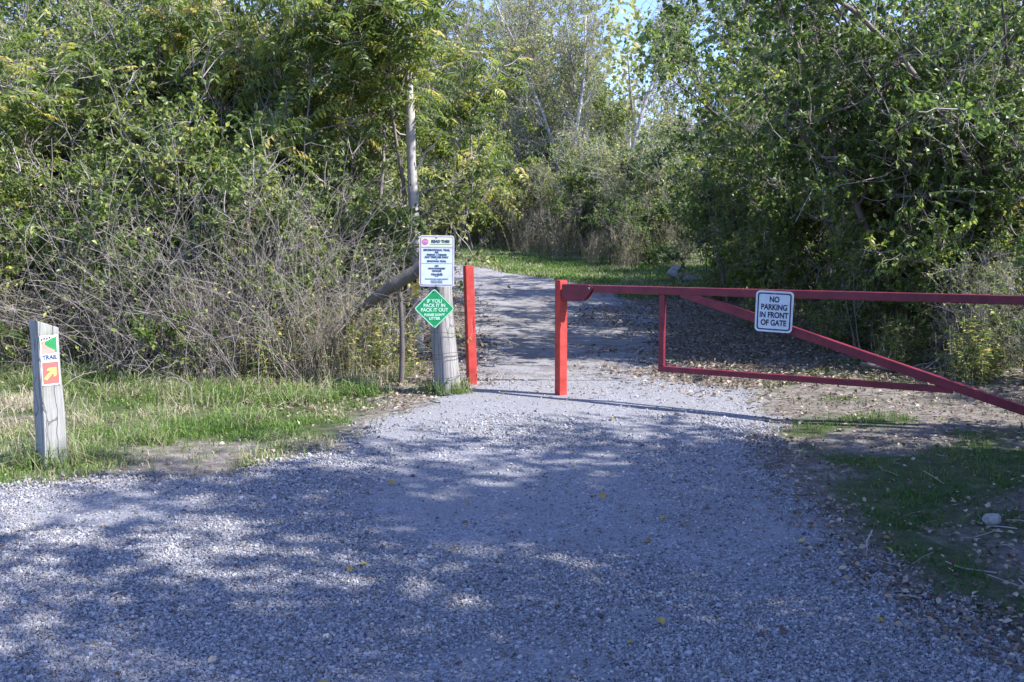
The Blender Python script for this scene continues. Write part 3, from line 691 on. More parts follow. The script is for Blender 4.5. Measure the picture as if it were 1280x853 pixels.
# ---- left thicket
ZL = "in the left thicket's front row"
ZL2 = "in the left thicket's second row"
ZL3 = "deep inside the left thicket"
for i, x in enumerate(np.linspace(-6.1, -2.4, 9)):
    place('tangle1' if i % 2 else 'tangle2', x, 11.05 + .15 * rng.normal(), ZL, rng.uniform(.85, 1.0), rng.uniform(.5, .72) + .28 * (x > -3.8))
for x, y, k, s in [(-6.7, 11.2, 'shrub_g1', .95), (-6.0, 11.3, 'shrub_y', .8), (-5.4, 11.7, 'shrub_g2', 1.0), (-4.6, 11.8, 'shrub_g1', 1.0), (-3.9, 11.5, 'shrub_g1', .95), (-3.2, 11.9, 'shrub_g1', 1.0), (-2.6, 11.5, 'shrub_g1', .85), (-2.8, 12.4, 'shrub_g1', .9), (-2.9, 12.9, 'shrub_g1', 1.0), (-5.7, 10.95, 'shrub_g2', .7), (-4.9, 11.1, 'shrub_y', .72), (-4.2, 11.2, 'shrub_g1', .85), (-3.5, 11.1, 'shrub_g2', .72), (-2.75, 11.2, 'shrub_y', .7), (-2.5, 11.2, 'shrub_g1', .75), (-6.5, 10.8, 'shrub_g1', .8), (-5.2, 11.4, 'shrub_g1', 1.05), (-3.8, 11.5, 'shrub_y', 1.0), (-3.1, 11.4, 'shrub_g2', 1.0)]:
    place(k, x, y, ZL, s)
for x, y, k, s in [(-7.6, 12.6, 'tree_g', .8), (-6.4, 12.7, 'tree_y', .72), (-5.3, 13.0, 'tree_g', .7), (-4.5, 12.7, 'tree_y', .64), (-3.4, 12.8, 'tree_g', .70), (-2.7, 13.6, 'tree_g', .66), (-4.9, 14.4, 'shrub_g1', 1.3), (-2.9, 14.6, 'shrub_p', 1.3), (-6.8, 14.6, 'shrub_g1', 1.4), (-2.2, 14.6, 'shrub_g1', 1.0), (-3.9, 12.4, 'shrub_g1', 1.15)]:
    place(k, x, y, ZL2, s)
for x, y, k, s in [(-9, 15.5, 'tree_g', 1), (-7.6, 16.5, 'tree_d', .95), (-6.2, 17, 'tree_bare', .8), (-4.9, 16.4, 'tree_g', 1), (-3.6, 17, 'tree_bare', .75), (-10.5, 19, 'tree_d', 1.1), (-8.3, 20, 'tree_g', 1.15), (-6.6, 20.6, 'tree_d', 1.1), (-4.6, 20.2, 'tree_g', 1.0), (-5.6, 15.2, 'shrub_g2', 1.3), (-7.9, 15, 'shrub_g1', 1.3), (-4.0, 18.6, 'shrub_g1', 1.4)]:
    place(k, x, y, ZL3, s)
place('heaven_high', -1.55, 11.95, "over the sign post", .85, .88)
place('heaven_high', -1.35, 13.3, "over the sign post", 1.0, 1.0)
place('heaven_high', -3.0, 12.2, "over the sign post", .9, .92)
place('heaven', -1.2, 15.6, "overhanging the left thicket", .95, 1.15)
place('heaven', -3.1, 12.0, "overhanging the left thicket", .8, 1.2)
for x, y, s in [(-6.3, 11.2, .85), (-4.4, 12.9, 1.0), (-2.9, 14.6, 1.05)]:
    if s: place('heaven', x, y, "overhanging the left thicket", s)
for x, y in [(-4.9, 10.5), (-4.1, 10.45), (-3.6, 10.6), (-3.0, 10.5), (-2.3, 10.5), (-1.8, 10.35)]:
    place('weed_dry', x, y, "at the foot of the left thicket", rng.uniform(.6, .8))
for x, y in [(-5.6, 10.5), (-5.0, 10.75), (-4.4, 10.4), (-2.6, 10.3), (-1.45, 10.6)]:
    place('weed_green', x, y, "at the foot of the left thicket", rng.uniform(.7, 1.1))
# ---- left side of the trail between gate and bend
ZP = "along the left side of the trail"
for x, y, k, s in [(-3.0, 18.5, 'shrub_g1', 1.0), (-3.2, 21.5, 'shrub_p', 1.0), (-4.4, 24.5, 'shrub_g1', 1.1), (-5.8, 27.5, 'shrub_p', 1.1), (-8.4, 31.5, 'shrub_g1', 1.2), (-5.2, 22.5, 'tree_bare', .9), (-7.6, 26, 'tree_g', 1.1), (-10.5, 29, 'tree_d', 1.2), (-4.2, 20, 'shrub_t', 1.2)]:
    place(k, x, y, ZP, s)
# ---- beyond the bend
ZM = "behind the grass strip beyond the bend"
row = [Vector(((px - 640) / F * Y, Y, 0)) for px, Y in [(500, 44), (548, 43.5), (588, 42.5), (628, 40.5), (664, 37.5), (702, 34.5), (742, 32), (790, 29.5), (836, 27.5)]]
ks = ['shrub_g1', 'shrub_y', 'shrub_g1', 'shrub_y', 'shrub_p', 'shrub_p', 'shrub_y', 'shrub_p', 'shrub_g2']
for p, k in zip(row, ks):
    place(k, p.x, p.y + .6, ZM, rng.uniform(.95, 1.2))
for i, p in enumerate(row):
    place(['shrub_p', 'shrub_y', 'shrub_g1'][i % 3], p.x * 1.05 + .8, p.y + 2.6, ZM, rng.uniform(1.15, 1.4))
for p in row[1:]:
    yy = p.y - .4
    place('weed_dry', p.x * .99 + .3, yy + .2, ZM, rng.uniform(.8, 1.15))
    place('weed_dry', p.x * .99 - 1.1, yy + .5, ZM, rng.uniform(.7, 1.3))
ZM2 = "rising beyond the trail bend"
for px, Y, k, s in [(500, 46, 'tree_g', 1.3), (545, 42, 'tree_bare', 1.15), (585, 45, 'tree_g', 1.2), (622, 52, 'tree_bare', 1.4), (648, 45, 'shrub_p', 1.6), (668, 50, 'tree_bare', 1.3), (730, 52, 'tree_bare', 1.35), (752, 47, 'tree_y', 1.1), (778, 44, 'tree_y', 1.0), (800, 41, 'shrub_p', 1.3), (828, 38, 'tree_y', .8), (862, 34, 'shrub_y', 1.4), (735, 36, 'shrub_y', 1.3), (785, 33, 'shrub_y', 1.0), (600, 37, 'shrub_y', 1.7), (560, 40, 'shrub_g1', 1.6), (680, 40, 'shrub_y', 1.6), (820, 35, 'shrub_y', 1.1), (765, 42, 'tree_y', 1.15), (710, 46, 'tree_g', 1.35), (640, 50, 'tree_y', 1.5), (570, 52, 'tree_g', 1.6), (505, 50, 'tree_y', 1.5)]:
    place(k, (px - 640) / F * Y, Y, ZM2, s)
for px, Y, s, tl in [(603, 45, 1.15, -.05), (641, 43, 1.15, 0.03), (672, 41, 1.05, .05), (700, 37.5, .95, .04), (716, 39, .95, -.05), (764, 37, 1.0, .02), (812, 42, .8, .0), (568, 46, 1.1, .06)]:
    place('pole_tree', (px - 640) / F * Y, Y, ZM2, s, tilt=(0, tl))
for px, Y, s, tl in [(655, 42, .9, -.02), (688, 40, .85, .01), (745, 41, .9, .03), (585, 44, 1.0, 0.0)]:
    place('pole_tree', (px - 640) / F * Y, Y, ZM2, s, tilt=(.02, tl))
# ---- right woods
ZR = "along the right side of the trail"
for x, y, k, s in [(5.2, 24.5, 'shrub_g2', .9), (4.7, 21.5, 'shrub_g2', .95), (4.35, 18.6, 'shrub_g1', .95), (4.4, 16.2, 'shrub_y', .9), (4.6, 14.4, 'shrub_g1', .9), (4.95, 12.7, 'shrub_y', .85), (5.1, 11.5, 'shrub_g2', .85), (4.5, 17.6, 'shrub_g1', .95), (4.9, 15.4, 'shrub_g2', 1.05), (5.5, 12.2, 'shrub_g1', 1.0), (4.6, 13.2, 'shrub_y', .6), (4.3, 11.9, 'shrub_g1', .5), (5.6, 10.9, 'shrub_y', .6), (6.8, 10.9, 'shrub_g1', .75)]:
    place(k, x, y, ZR, s)
for x, y, k, s in [(4.9, 10.2, 'shrub_t', .42), (5.4, 9.2, 'shrub_g1', .42), (4.9, 8.6, 'shrub_t', .35)]:
    place(k, x, y, "low behind the gate brace", s)
ZR2 = "in the front of the right woods"
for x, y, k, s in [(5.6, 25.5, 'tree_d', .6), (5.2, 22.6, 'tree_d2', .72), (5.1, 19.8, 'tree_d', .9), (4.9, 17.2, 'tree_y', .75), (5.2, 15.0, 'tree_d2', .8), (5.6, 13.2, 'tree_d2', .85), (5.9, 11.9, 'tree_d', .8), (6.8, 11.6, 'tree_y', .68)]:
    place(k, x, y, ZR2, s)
for x, y, s, tl in [(4.9, 12.2, .95, -.42), (5.6, 13.4, .9, -.36), (5.2, 16.5, .9, -.30), (6.4, 11.4, .9, -.5), (4.8, 19.5, .9, -.25)]:
    place('lean_tree', x, y, ZR2, s, tilt=(0, tl))
ZR3 = "deep inside the right woods"
for x, y, k, s in [(8.4, 25, 'tree_d', .85), (7.0, 21, 'tree_d2', 1.05), (7.4, 17.5, 'tree_d', 1.05), (7.6, 14.9, 'tree_y', .85), (9.6, 12.9, 'tree_d', .6), (10, 22.5, 'tree_d', 1.0), (11.5, 18, 'tree_g', .7), (6.3, 15.6, 'shrub_g2', 1.2), (6.4, 19, 'shrub_g1', 1.2), (7.1, 13, 'shrub_g2', 1.1), (6.8, 23, 'shrub_g2', 1.3)]:
    place(k, x, y, ZR3, s)
for x, y in [(3.9, 19), (3.8, 15), (4.1, 12.4), (4.3, 10.9), (4.6, 9.7)]:
    place('weed_green', x, y, "at the foot of the right woods", rng.uniform(.7, 1.0))
# ---- trees right of the camera that shade the lot
ZS = "just right of the gravel lot"
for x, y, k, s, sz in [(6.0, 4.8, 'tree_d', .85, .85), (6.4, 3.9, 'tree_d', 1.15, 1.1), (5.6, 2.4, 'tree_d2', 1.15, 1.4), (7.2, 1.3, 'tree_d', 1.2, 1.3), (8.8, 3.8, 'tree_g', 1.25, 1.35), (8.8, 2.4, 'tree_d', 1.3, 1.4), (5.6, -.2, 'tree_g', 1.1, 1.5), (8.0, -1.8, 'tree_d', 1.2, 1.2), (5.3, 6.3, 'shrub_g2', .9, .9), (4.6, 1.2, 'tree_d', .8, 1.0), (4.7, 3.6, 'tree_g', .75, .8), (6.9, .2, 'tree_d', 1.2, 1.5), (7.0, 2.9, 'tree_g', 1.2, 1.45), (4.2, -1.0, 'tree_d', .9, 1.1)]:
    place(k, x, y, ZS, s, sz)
realise()
print("placed", len(PLACED), round(time.time() - T0, 1))

# ---- far woodland that reads as one mass
n = 46000
ang = rng.uniform(-.75, .75, n); dist = rng.uniform(52, 72, n)
X = np.sin(ang) * dist; Y = np.cos(ang) * dist
topz = 10.0 + 6.0 * fbm(X, Y, .12, 91) + 2.5 * (fbm(X, Y, .5, 92) - .5)
pxx = 640 + F * X / Y
topz = np.where((pxx > 800) & (pxx < 910), 5.5 + 2 * fbm(X, Y, .4, 93), topz)
Z = 1.2 + rng.random(n) ** .9 * topz
k = rng.random(n) < sstep(.3, .45, fbm(X + Z * 1.3, Y + Z * .7, .45, 95)) + .15
X, Y, Z = X[k], Y[k], Z[k]; n = len(X)
mb = MB(); leaves(mb, np.stack([X, Y, Z], -1), rand_unit(n), np.array([0, 0, .6]) + rand_unit(n), rng.uniform(.28, .55, n), .3)
mbt = MB(); n = 260; ang = rng.uniform(-.75, .75, n); dist = rng.uniform(50, 70, n)
st = np.stack([np.sin(ang) * dist, np.cos(ang) * dist, np.full(n, 1.0)], -1)
tubes(mbt, grow(st, np.array([[0, 0, 1.0]]) + .1 * rng.normal(size=(n, 3)), rng.uniform(6, 10, n), 6, .08), np.full((n, 1), .11) * np.linspace(1, .3, 6)[None], 5)
fm = mb.mesh("far_woodland", False, M_LEAFP)
o = link("far_woodland", fm); tag(o, "distant mass of autumn woodland closing the view", "woodland", None, 'stuff')
o2 = link("trunk", mbt.mesh("far_trunks", True, M_BARK), o); o2["kind"] = 'stuff'

# ------------------------------------------------------------------ built things
def box_verts(x0, x1, y0, y1, z0, z1):
    return np.array([[x, y, z] for x in (x0, x1) for y in (y0, y1) for z in (z0, z1)], float)
BF = np.array([[0, 1, 3, 2], [4, 6, 7, 5], [0, 4, 5, 1], [2, 3, 7, 6], [0, 2, 6, 4], [1, 5, 7, 3]])
def bevelled(mesh, w, seg=2):
    import bmesh
    bm = bmesh.new(); bm.from_mesh(mesh); bmesh.ops.recalc_face_normals(bm, faces=bm.faces)
    bmesh.ops.bevel(bm, geom=bm.edges[:], offset=w, segments=seg, profile=.6, affect='EDGES', clamp_overlap=True)
    bm.to_mesh(mesh); bm.free(); return mesh
def box_mesh(name, x0, x1, y0, y1, z0, z1, mat, bev=.004):
    mb = MB(); mb.add(box_verts(x0, x1, y0, y1, z0, z1), BF)
    return bevelled(mb.mesh(name, False, mat), bev)
def empty(name, loc, rot=(0, 0, 0)):
    e = bpy.data.objects.new(name, None); e.empty_display_size = .2; COL.objects.link(e); e.location = loc; e.rotation_euler = rot; return e

def beam(name, a, b, w, h, mat, parent, bev=.006):
    """square tube from a to b in the parent's space"""
    a = Vector(a); b = Vector(b); L_ = (b - a).length
    m = box_mesh(name, 0, L_, -w / 2, w / 2, -h / 2, h / 2, mat, bev)
    o = link(name, m, parent)
    x = (b - a).normalized(); y = Vector((0, 1, 0)); z = x.cross(y).normalized(); y = z.cross(x)
    o.matrix_local = Matrix.Translation(a) @ Matrix((x, y, z)).transposed().to_4x4()
    return o

def plate(name, outline, thick, mat, parent, y=0.0, z0=0):
    """flat plate in the xz plane facing -y, front at y"""
    n = len(outline)
    v = [(p[0], y, p[1]) for p in outline] + [(p[0], y + thick, p[1]) for p in outline]
    f = [tuple(range(n)), tuple(range(2 * n - 1, n - 1, -1))] + [(i, i + n, (i + 1) % n + n, (i + 1) % n) for i in range(n)]
    m = bpy.data.meshes.new(name); m.from_pydata(v, [], f); m.update()
    import bmesh
    bm = bmesh.new(); bm.from_mesh(m); bmesh.ops.recalc_face_normals(bm, faces=bm.faces); bm.to_mesh(m); bm.free()
    m.materials.append(mat)
    return link(name, m, parent)
def rrect(w, h, r, n=6, cx=0, cz=0):
    pts = []
    for sx, sz, a0 in ((1, -1, -90), (1, 1, 0), (-1, 1, 90), (-1, -1, 180)):
        for i in range(n + 1):
            a = R(a0 + 90 * i / n); pts.append((cx + sx * (w / 2 - r) + r * math.cos(a), cz + sz * (h / 2 - r) + r * math.sin(a)))
    return pts
def ring_plate(name, outer, inner, thick, mat, parent, y):
    n = len(outer)
    v = [(p[0], y, p[1]) for p in outer] + [(p[0], y, p[1]) for p in inner] + [(p[0], y + thick, p[1]) for p in outer] + [(p[0], y + thick, p[1]) for p in inner]
    f = []
    for i in range(n):
        j = (i + 1) % n
        f += [(i, j, j + n, i + n), (i, i + 2 * n, j + 2 * n, j), (i + n, j + n, j + 3 * n, i + 3 * n)]
    m = bpy.data.meshes.new(name); m.from_pydata(v, [], f); m.update(); m.materials.append(mat)
    return link(name, m, parent)
def text(name, s, size, mat, parent, x, z, y, sx=1.0, bold=0.0, shear=0, rot=0):
    c = bpy.data.curves.new("t", 'FONT'); c.body = s; c.size = size; c.align_x = 'CENTER'; c.align_y = 'CENTER'; c.extrude = .0006; c.offset = bold; c.shear = shear
    t = bpy.data.objects.new("t", c); COL.objects.link(t)
    bpy.context.view_layer.update()
    m = bpy.data.meshes.new_from_object(t.evaluated_get(bpy.context.evaluated_depsgraph_get()))
    bpy.data.objects.remove(t); bpy.data.curves.remove(c)
    m.materials.clear(); m.materials.append(mat); m.name = name
    o = link(name, m, parent); o.location = (x, y, z); o.rotation_euler = (R(90), rot, 0); o.scale = (sx, 1, 1)
    return o

# --- red steel posts
def red_post(base, top_px, yaw, h, side, label):
    e = empty("gate_post", base, (0, 0, yaw))
    m = box_mesh("post_tube", -side / 2, side / 2, -side / 2, side / 2, -.05, h, M_RED, .007)
    link("post_tube", m, e)
    link("post_cap", box_mesh("post_cap", -side / 2 + .001, side / 2 - .001, -side / 2 + .001, side / 2 - .001, h + .0015, h + .007, M_RED, .002), e)
    tag(e, label, "post", "red steel posts of the trail gate")
    return e
b = gnd(590, 482); pL = red_post(b, None, R(22), 1.215 - b.z, .088, "red square steel post standing free beside the wooden sign post")
pL.rotation_euler = (0, R(-1.6), R(22))
b2 = gnd(701, 495); pR = red_post(b2, None, R(33), 1.10 - b2.z, .086, "red square steel post that the gate arm closes against")
pR.rotation_euler = (0, R(-.2), R(33))

# --- swing gate: local x runs along the arm away from the latch post
g0 = Vector((b2.x + .05, b2.y - .05, 0)); gdir = Vector((3.41, -1.9, 0)).normalized(); yaw = math.atan2(gdir.y, gdir.x)
gate = empty("swing_gate", (g0.x, g0.y, float(height(g0.x, g0.y))), (0, 0, yaw)); zb = -gate.location.z
tag(gate, "long red steel tube gate arm with diagonal brace and bottom rail", "gate")
def along(px, py):
    """distance along the arm and height of a photo point lying in the gate's plane"""
    u = (px - 640) / F; d = Vector(at(px, py, 1.0)) - cam.location
    # solve g0 + s*gdir = cam + k*d in xy
    a11, a12, a21, a22 = gdir.x, -d.x, gdir.y, -d.y; r1, r2 = -g0.x, -g0.y
    det = a11 * a22 - a12 * a21; s = (r1 * a22 - a12 * r2) / det; k = (a11 * r2 - a21 * r1) / det
    return s, EYE + k * d.z + zb
s0, z0 = along(735, 361); s1, z1 = along(1280, 375.5)
zt = (z0 + z1) / 2
sl = (z1 - z0) / (s1 - s0)
ARM = lambda s: z0 + sl * (s - s0)
END = s1 + 1.0
beam("top_tube", (.28, 0, ARM(.28)), (END, 0, ARM(END)), .07, .068, M_RED_SHADE, gate)
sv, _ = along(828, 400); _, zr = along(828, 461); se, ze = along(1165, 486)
beam("upright", (sv, 0, ARM(sv) - .036), (sv, 0, zr + .027), .05, .05, M_RED_SHADE, gate)
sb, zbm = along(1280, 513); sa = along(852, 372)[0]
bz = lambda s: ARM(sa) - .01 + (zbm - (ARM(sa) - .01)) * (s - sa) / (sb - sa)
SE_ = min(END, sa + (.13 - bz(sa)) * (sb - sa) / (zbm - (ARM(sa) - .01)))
beam("brace", (sa, .0, bz(sa) - .004), (SE_, 0, bz(SE_)), .066, .072, M_RED_SHADE, gate)
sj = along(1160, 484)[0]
beam("bottom_rail", (sv - .025, 0, zr), (along(1192, 484)[0], 0, ze + (ze - zr) * .03), .05, .05, M_RED_SHADE, gate)
# latch plate: tapered steel cover by the post
ol = [(-.03, .037), (.24, .037), (.29, .012), (.20, -.10), (.17, -.118), (0.0, -.118), (-.03, -.09)]
lp = plate("latch_plate", [(x, z + ARM(.1)) for x, z in ol], .012, M_RED_SHADE, gate, -.048)
lp2 = plate("latch_plate", [(x, z + ARM(.1)) for x, z in ol], .012, M_RED_SHADE, gate, .036)
beam("latch_block", (0, 0, ARM(.1) + .02), (.29, 0, ARM(.1) + .02), .07, .028, M_RED_SHADE, gate, .003)
for x_ in (.25,):
    link("bolt", box_mesh("bolt", x_ - .009, x_ + .009, -.056, -.0485, ARM(.1) - .002, ARM(.1) + .016, M_STEEL, .003), gate)
# hinge post at the far end, beyond the frame
he = g0 + gdir * (END + .07)
hp = empty("gate_post", (he.x, he.y, float(height(he.x, he.y))), (0, 0, yaw))
link("post_tube", box_mesh("post_tube", -.06, .06, -.06, .06, -.05, 1.25, M_RED_SHADE, .008), hp)
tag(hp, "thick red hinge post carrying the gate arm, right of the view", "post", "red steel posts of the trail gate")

# --- NO PARKING sign on the gate
ss, zs = along(967, 389)
sg = empty("parking_sign", gate.location + gdir * ss, (0, 0, yaw)); sg.rotation_euler = (0, R(1.2), yaw)
tag(sg, "white sign with navy border reading NO PARKING IN FRONT OF GATE", "sign")
W_, H_ = .315, .345; yf = -.062
pl = plate("sign_panel", rrect(W_, H_, .035, 6, 0, zs), .003, M_WHITE2, sg, yf)
ring_plate("sign_border", rrect(W_ - .032, H_ - .032, .024, 6, 0, zs), rrect(W_ - .054, H_ - .054, .016, 6, 0, zs), .001, M_BLACK, sg, yf - .001)
for i, s in enumerate(["NO", "PARKING", "IN FRONT", "OF GATE"]):
    text("lettering", s, .066, M_BLACK, sg, 0, zs + .100 - .0655 * i, yf - .0012, .80, .0022)
for z_ in (.157, -.157):
    link("bolt", box_mesh("bolt", -.006, .006, yf - .006, yf - .0012, zs + z_ - .006, zs + z_ + .006, M_STEEL, .002), sg)

# --- marker post on the left
mbp = gnd(66, 583); yawm = R(47)
mk = empty("marker_post", mbp, (0, R(-.6), yawm))
tag(mk, "short square weathered wooden post with trail arrow plate in the left grass", "post")
hh = .985
mb = MB(); v = box_verts(-.072, .072, -.072, .072, -.05, hh)
for q in v:
    if q[2] > .5:
        q[2] += -.055 * (q[0] + .072) / .144 + .0 ; q[0] *= .93; q[1] *= .95
# subdivide shaft with slight irregularity
import bmesh
mb.add(v, BF); m = mb.mesh("post_body", False, M_OLDWOOD2)
bm = bmesh.new(); bm.from_mesh(m); bmesh.ops.recalc_face_normals(bm, faces=bm.faces)
bmesh.ops.bevel(bm, geom=bm.edges[:], offset=.006, segments=2, profile=.6, affect='EDGES')
for i in range(1, 9):
    bmesh.ops.bisect_plane(bm, geom=bm.verts[:] + bm.edges[:] + bm.faces[:], plane_co=(0, 0, i * .11), plane_no=(0, 0, 1))
for w in bm.verts:
    w.co.x += .0035 * math.sin(w.co.z * 9 + w.co.y * 20); w.co.y += .003 * math.sin(w.co.z * 7 + 1 + w.co.x * 15)
bm.to_mesh(m); bm.free(); link("post_body", m, mk)
def wbox(name, x0, x1, z0, z1, y, t, mat, par): return link(name, box_mesh(name, x0, x1, y - t, y, z0, z1, mat, .0006), par)
# plates, face at y=-.0745
fx = -.004
tp = wbox("trail_plate", fx - .058, fx + .058, hh - .43, hh - .10, -.0735, .002, M_WHITE, mk)
fr = -.0757
# picture: green field with a pinkish path winding to the lower left
plate("picture_field", [(fx - .048, hh - .215), (fx + .048, hh - .215), (fx + .048, hh - .112), (fx + .02, hh - .118), (fx - .01, hh - .133), (fx - .048, hh - .14)], .001, M_PGREEN, mk, fr - .001)
plate("picture_path", [(fx - .048, hh - .215), (fx + .03, hh - .215), (fx + .036, hh - .20), (fx - .005, hh - .178), (fx - .03, hh - .155), (fx - .024, hh - .14), (fx - .038, hh - .14), (fx - .048, hh - .165)], .001, M_SALML, mk, fr - .0022)
for k_ in range(6):
    plate("picture_trees", rrect(.012, .01, .004, 3, fx - .046 + .017 * k_, hh - .124 + .004 * (k_ % 2) + .002 * k_), .001, M_BLACK, mk, fr - .0024) if k_ < 4 else None
text("lettering", "TRAIL", .040, M_INK, mk, fx, hh - .244, fr - .0008, .92, .0017)
plate("arrow_field", [(fx - .052, hh - .418), (fx + .052, hh - .418), (fx + .052, hh - .275), (fx - .052, hh - .275)], .001, M_SALMON, mk, fr - .001)
ar = [(-.040, -.020), (.004, .020)]
def rot45(pts, cx, cz, s=1.0):
    c = math.cos(R(45)); sn = math.sin(R(45)); return [(cx + s * (x * c - z * sn), cz + s * (x * sn + z * c)) for x, z in pts]
arrow = [(-.052, -.011), (.010, -.011), (.010, -.034), (.050, 0), (.010, .034), (.010, .011), (-.052, .011)]
arrow = [(-.052, -.010), (.012, -.010), (-.006, -.030), (.012, -.034), (.048, 0), (.012, .034), (-.006, .030), (.012, .010), (-.052, .010)]
plate("arrow", rot45(arrow, fx, hh - .347, 1.05), .001, M_ARROW, mk, fr - .0024)
for zz in (hh - .108, hh - .424):
    for xx in (fx - .05, fx + .05):
        link("nail", box_mesh("nail", xx - .003, xx + .003, fr - .005, fr - .0005, zz - .003, zz + .003, M_STEEL, .001), mk)

# --- old wooden sign post
wb_ = gnd(559, 492)
wp = empty("sign_post", wb_, (0, 0, 0)); tag(wp, "thick old grey fence post wrapped with wire, carrying two signs", "post")
K = 14; ns = 14; V = []
for k in range(K):
    t = k / (K - 1); z = -.05 + t * 1.52; cxx = -.085 * t ** .9 + .006 * math.sin(t * 9); r_ = .130 - .030 * t
    if t < .12: r_ += .012 * (1 - t / .12)
    for j in range(ns):
        a_ = 2 * math.pi * j / ns
        rr_ = r_ * (1 + .05 * math.sin(3 * a_ + 1) + .03 * math.sin(7 * a_ + t * 3))
        if abs((a_ - 4.0)) < .3: rr_ *= .86      # deep drying crack facing the front left
        sq = 1 / max(abs(math.cos(a_ + .5)), abs(math.sin(a_ + .5))) ** .45
        V.append((cxx + rr_ * sq * .93 * math.cos(a_), rr_ * sq * .9 * math.sin(a_), z - (.05 * math.cos(a_) if k == K - 1 else 0)))
Fq = [(k * ns + j, k * ns + (j + 1) % ns, (k + 1) * ns + (j + 1) % ns, (k + 1) * ns + j) for k in range(K - 1) for j in range(ns)]
m = bpy.data.meshes.new("post_body"); m.from_pydata(V, [], Fq + [tuple((K - 1) * ns + j for j in range(ns))]); m.update(); m.materials.append(M_OLDWOOD)
for pgn in m.polygons: pgn.use_smooth = True
link("post_body", m, wp)
for z_ in (.18, .36, .40, .60, .85):
    mb = MB()
    a_ = np.linspace(0, 2 * np.pi, 19); cxx = -.085 * z_ / 1.5; r_ = .152 - .030 * z_ / 1.5
    P = np.stack([cxx + r_ * np.cos(a_), r_ * np.sin(a_), z_ + .012 * np.sin(a_ * 2 + z_ * 9)], -1)[None]
    tubes(mb, P, np.full((1, 19), .0026), 5)
    link("wire_wrap", mb.mesh("wire_wrap", True, M_WIRE), wp)

# --- READ THIS sign
sc_ = at(546, 326.5, wb_.y - .175)
sg = empty("rules_sign", (sc_.x, sc_.y, sc_.z), (0, R(.8), R(4))); tag(sg, "tall white rules sign with purple border headed READ THIS", "sign")
W_, H_ = .325, .475
plate("sign_panel", rrect(W_, H_, .028), .003, M_WHITE, sg, 0)
ring_plate("sign_border", rrect(W_ - .018, H_ - .018, .02), rrect(W_ - .030, H_ - .030, .015), .001, M_BORD, sg, -.001)
plate("header_band", rrect(W_ - .034, .085, .012, 4, 0, .177), .0006, M_YGRN, sg, -.0008)
plate("text_field", rrect(W_ - .034, .335, .010, 4, 0, -.052), .0006, M_WHITE2, sg, -.0008)
plate("header_rule", [(-.144, .124), (.144, .124), (.144, .1275), (-.144, .1275)], .0006, M_BORD, sg, -.0018)
ci = [(-.108 + .031 * math.cos(R(22.5 + 45 * i)), .178 + .031 * math.sin(R(22.5 + 45 * i))) for i in range(8)]
plate("stop_emblem", ci, .0008, M_PINK, sg, -.0022)
text("lettering", "STOP", .021, M_WHITE, sg, -.108, .178, -.0026, .9, .0003)
text("lettering", "READ THIS!", .034, M_INK, sg, .033, .182, -.0022, .98, .0018)
plate("header_underline", [(-.062, .155), (.135, .155), (.135, .158), (-.062, .158)], .0006, M_INK, sg, -.0022)
rows = [("RECREATIONAL TRAIL", .102, .0245, 1.0), ("FOR", .080, .019, 1), ("BIKING & HIKING", .058, .0225, 1.05), ("DAY TIME USE ONLY", .035, .0225, 1.05), ("&", .018, .014, 1), ("SEASONAL TRAIL", -.002, .022, 1.05),
        ("NO", -.046, .022, 1), ("UNAUTHORIZED", -.070, .0205, 1), ("VEHICLES", -.093, .0205, 1), ("Norfolk", -.124, .033, 1.0), ("COUNTY", -.142, .008, 1), ("FOR INFORMATION PLEASE CONTACT", -.168, .0122, 1), ("NORFOLK COUNTY", -.186, .0122, 1), ("COMMUNITY SERVICES", -.202, .0105, 1)]
for s, z_, sz_, sx_ in rows: text("lettering", s, sz_, M_INK, sg, 0, z_, -.0022, sx_, .0011 if sz_ > .015 else .0004, .25 if s == "Norfolk" else 0)
plate("text_rule", [(-.142, -.024), (.142, -.024), (.142, -.022), (-.142, -.022)], .0006, M_INK, sg, -.0022)
for z_ in (.222, -.222):
    link("bolt", box_mesh("bolt", -.006, .006, -.006, -.0012, z_ - .006, z_ + .006, M_STEEL, .002), sg)
link("backing_strut", box_mesh("backing_strut", -.02, .02, .0035, .055, -.22, .22, M_OLDWOOD, .003), sg)

# --- green diamond sign
dc = at(543, 386, wb_.y - .165)
sg = empty("litter_sign", (dc.x, dc.y, dc.z), (0, 0, R(3))); tag(sg, "green diamond sign reading IF YOU PACK IT IN PACK IT OUT", "sign")
def diamond(side, r, n=5):
    p = rrect(side, side, r, n); c = math.cos(R(45)); return [((x - z) * c, (x + z) * c) for x, z in p]
plate("sign_panel", diamond(.272, .024), .003, M_GREENS, sg, 0)
ring_plate("sign_border", diamond(.266, .021), diamond(.252, .016), .001, M_GREENL, sg, -.001)
for s, z_, sz_, sx_ in [("IF YOU", .070, .046, 1.0), ("PACK IT IN", .028, .046, .90), ("PACK IT OUT", -.014, .046, .92), ("PLEASE DON'T", -.060, .032, .92), ("LITTER", -.094, .034, 1.0)]:
    text("lettering", s, sz_, M_GREENL, sg, 0, z_, -.0014, sx_, .0017)
for z_ in (.165, -.165):
    link("bolt", box_mesh("bolt", -.005, .005, -.006, -.0012, z_ - .005, z_ + .005, M_STEEL, .002), sg)
link("backing_strut", box_mesh("backing_strut", -.02, .02, .0035, .045, -.15, .15, M_OLDWOOD, .003), sg)

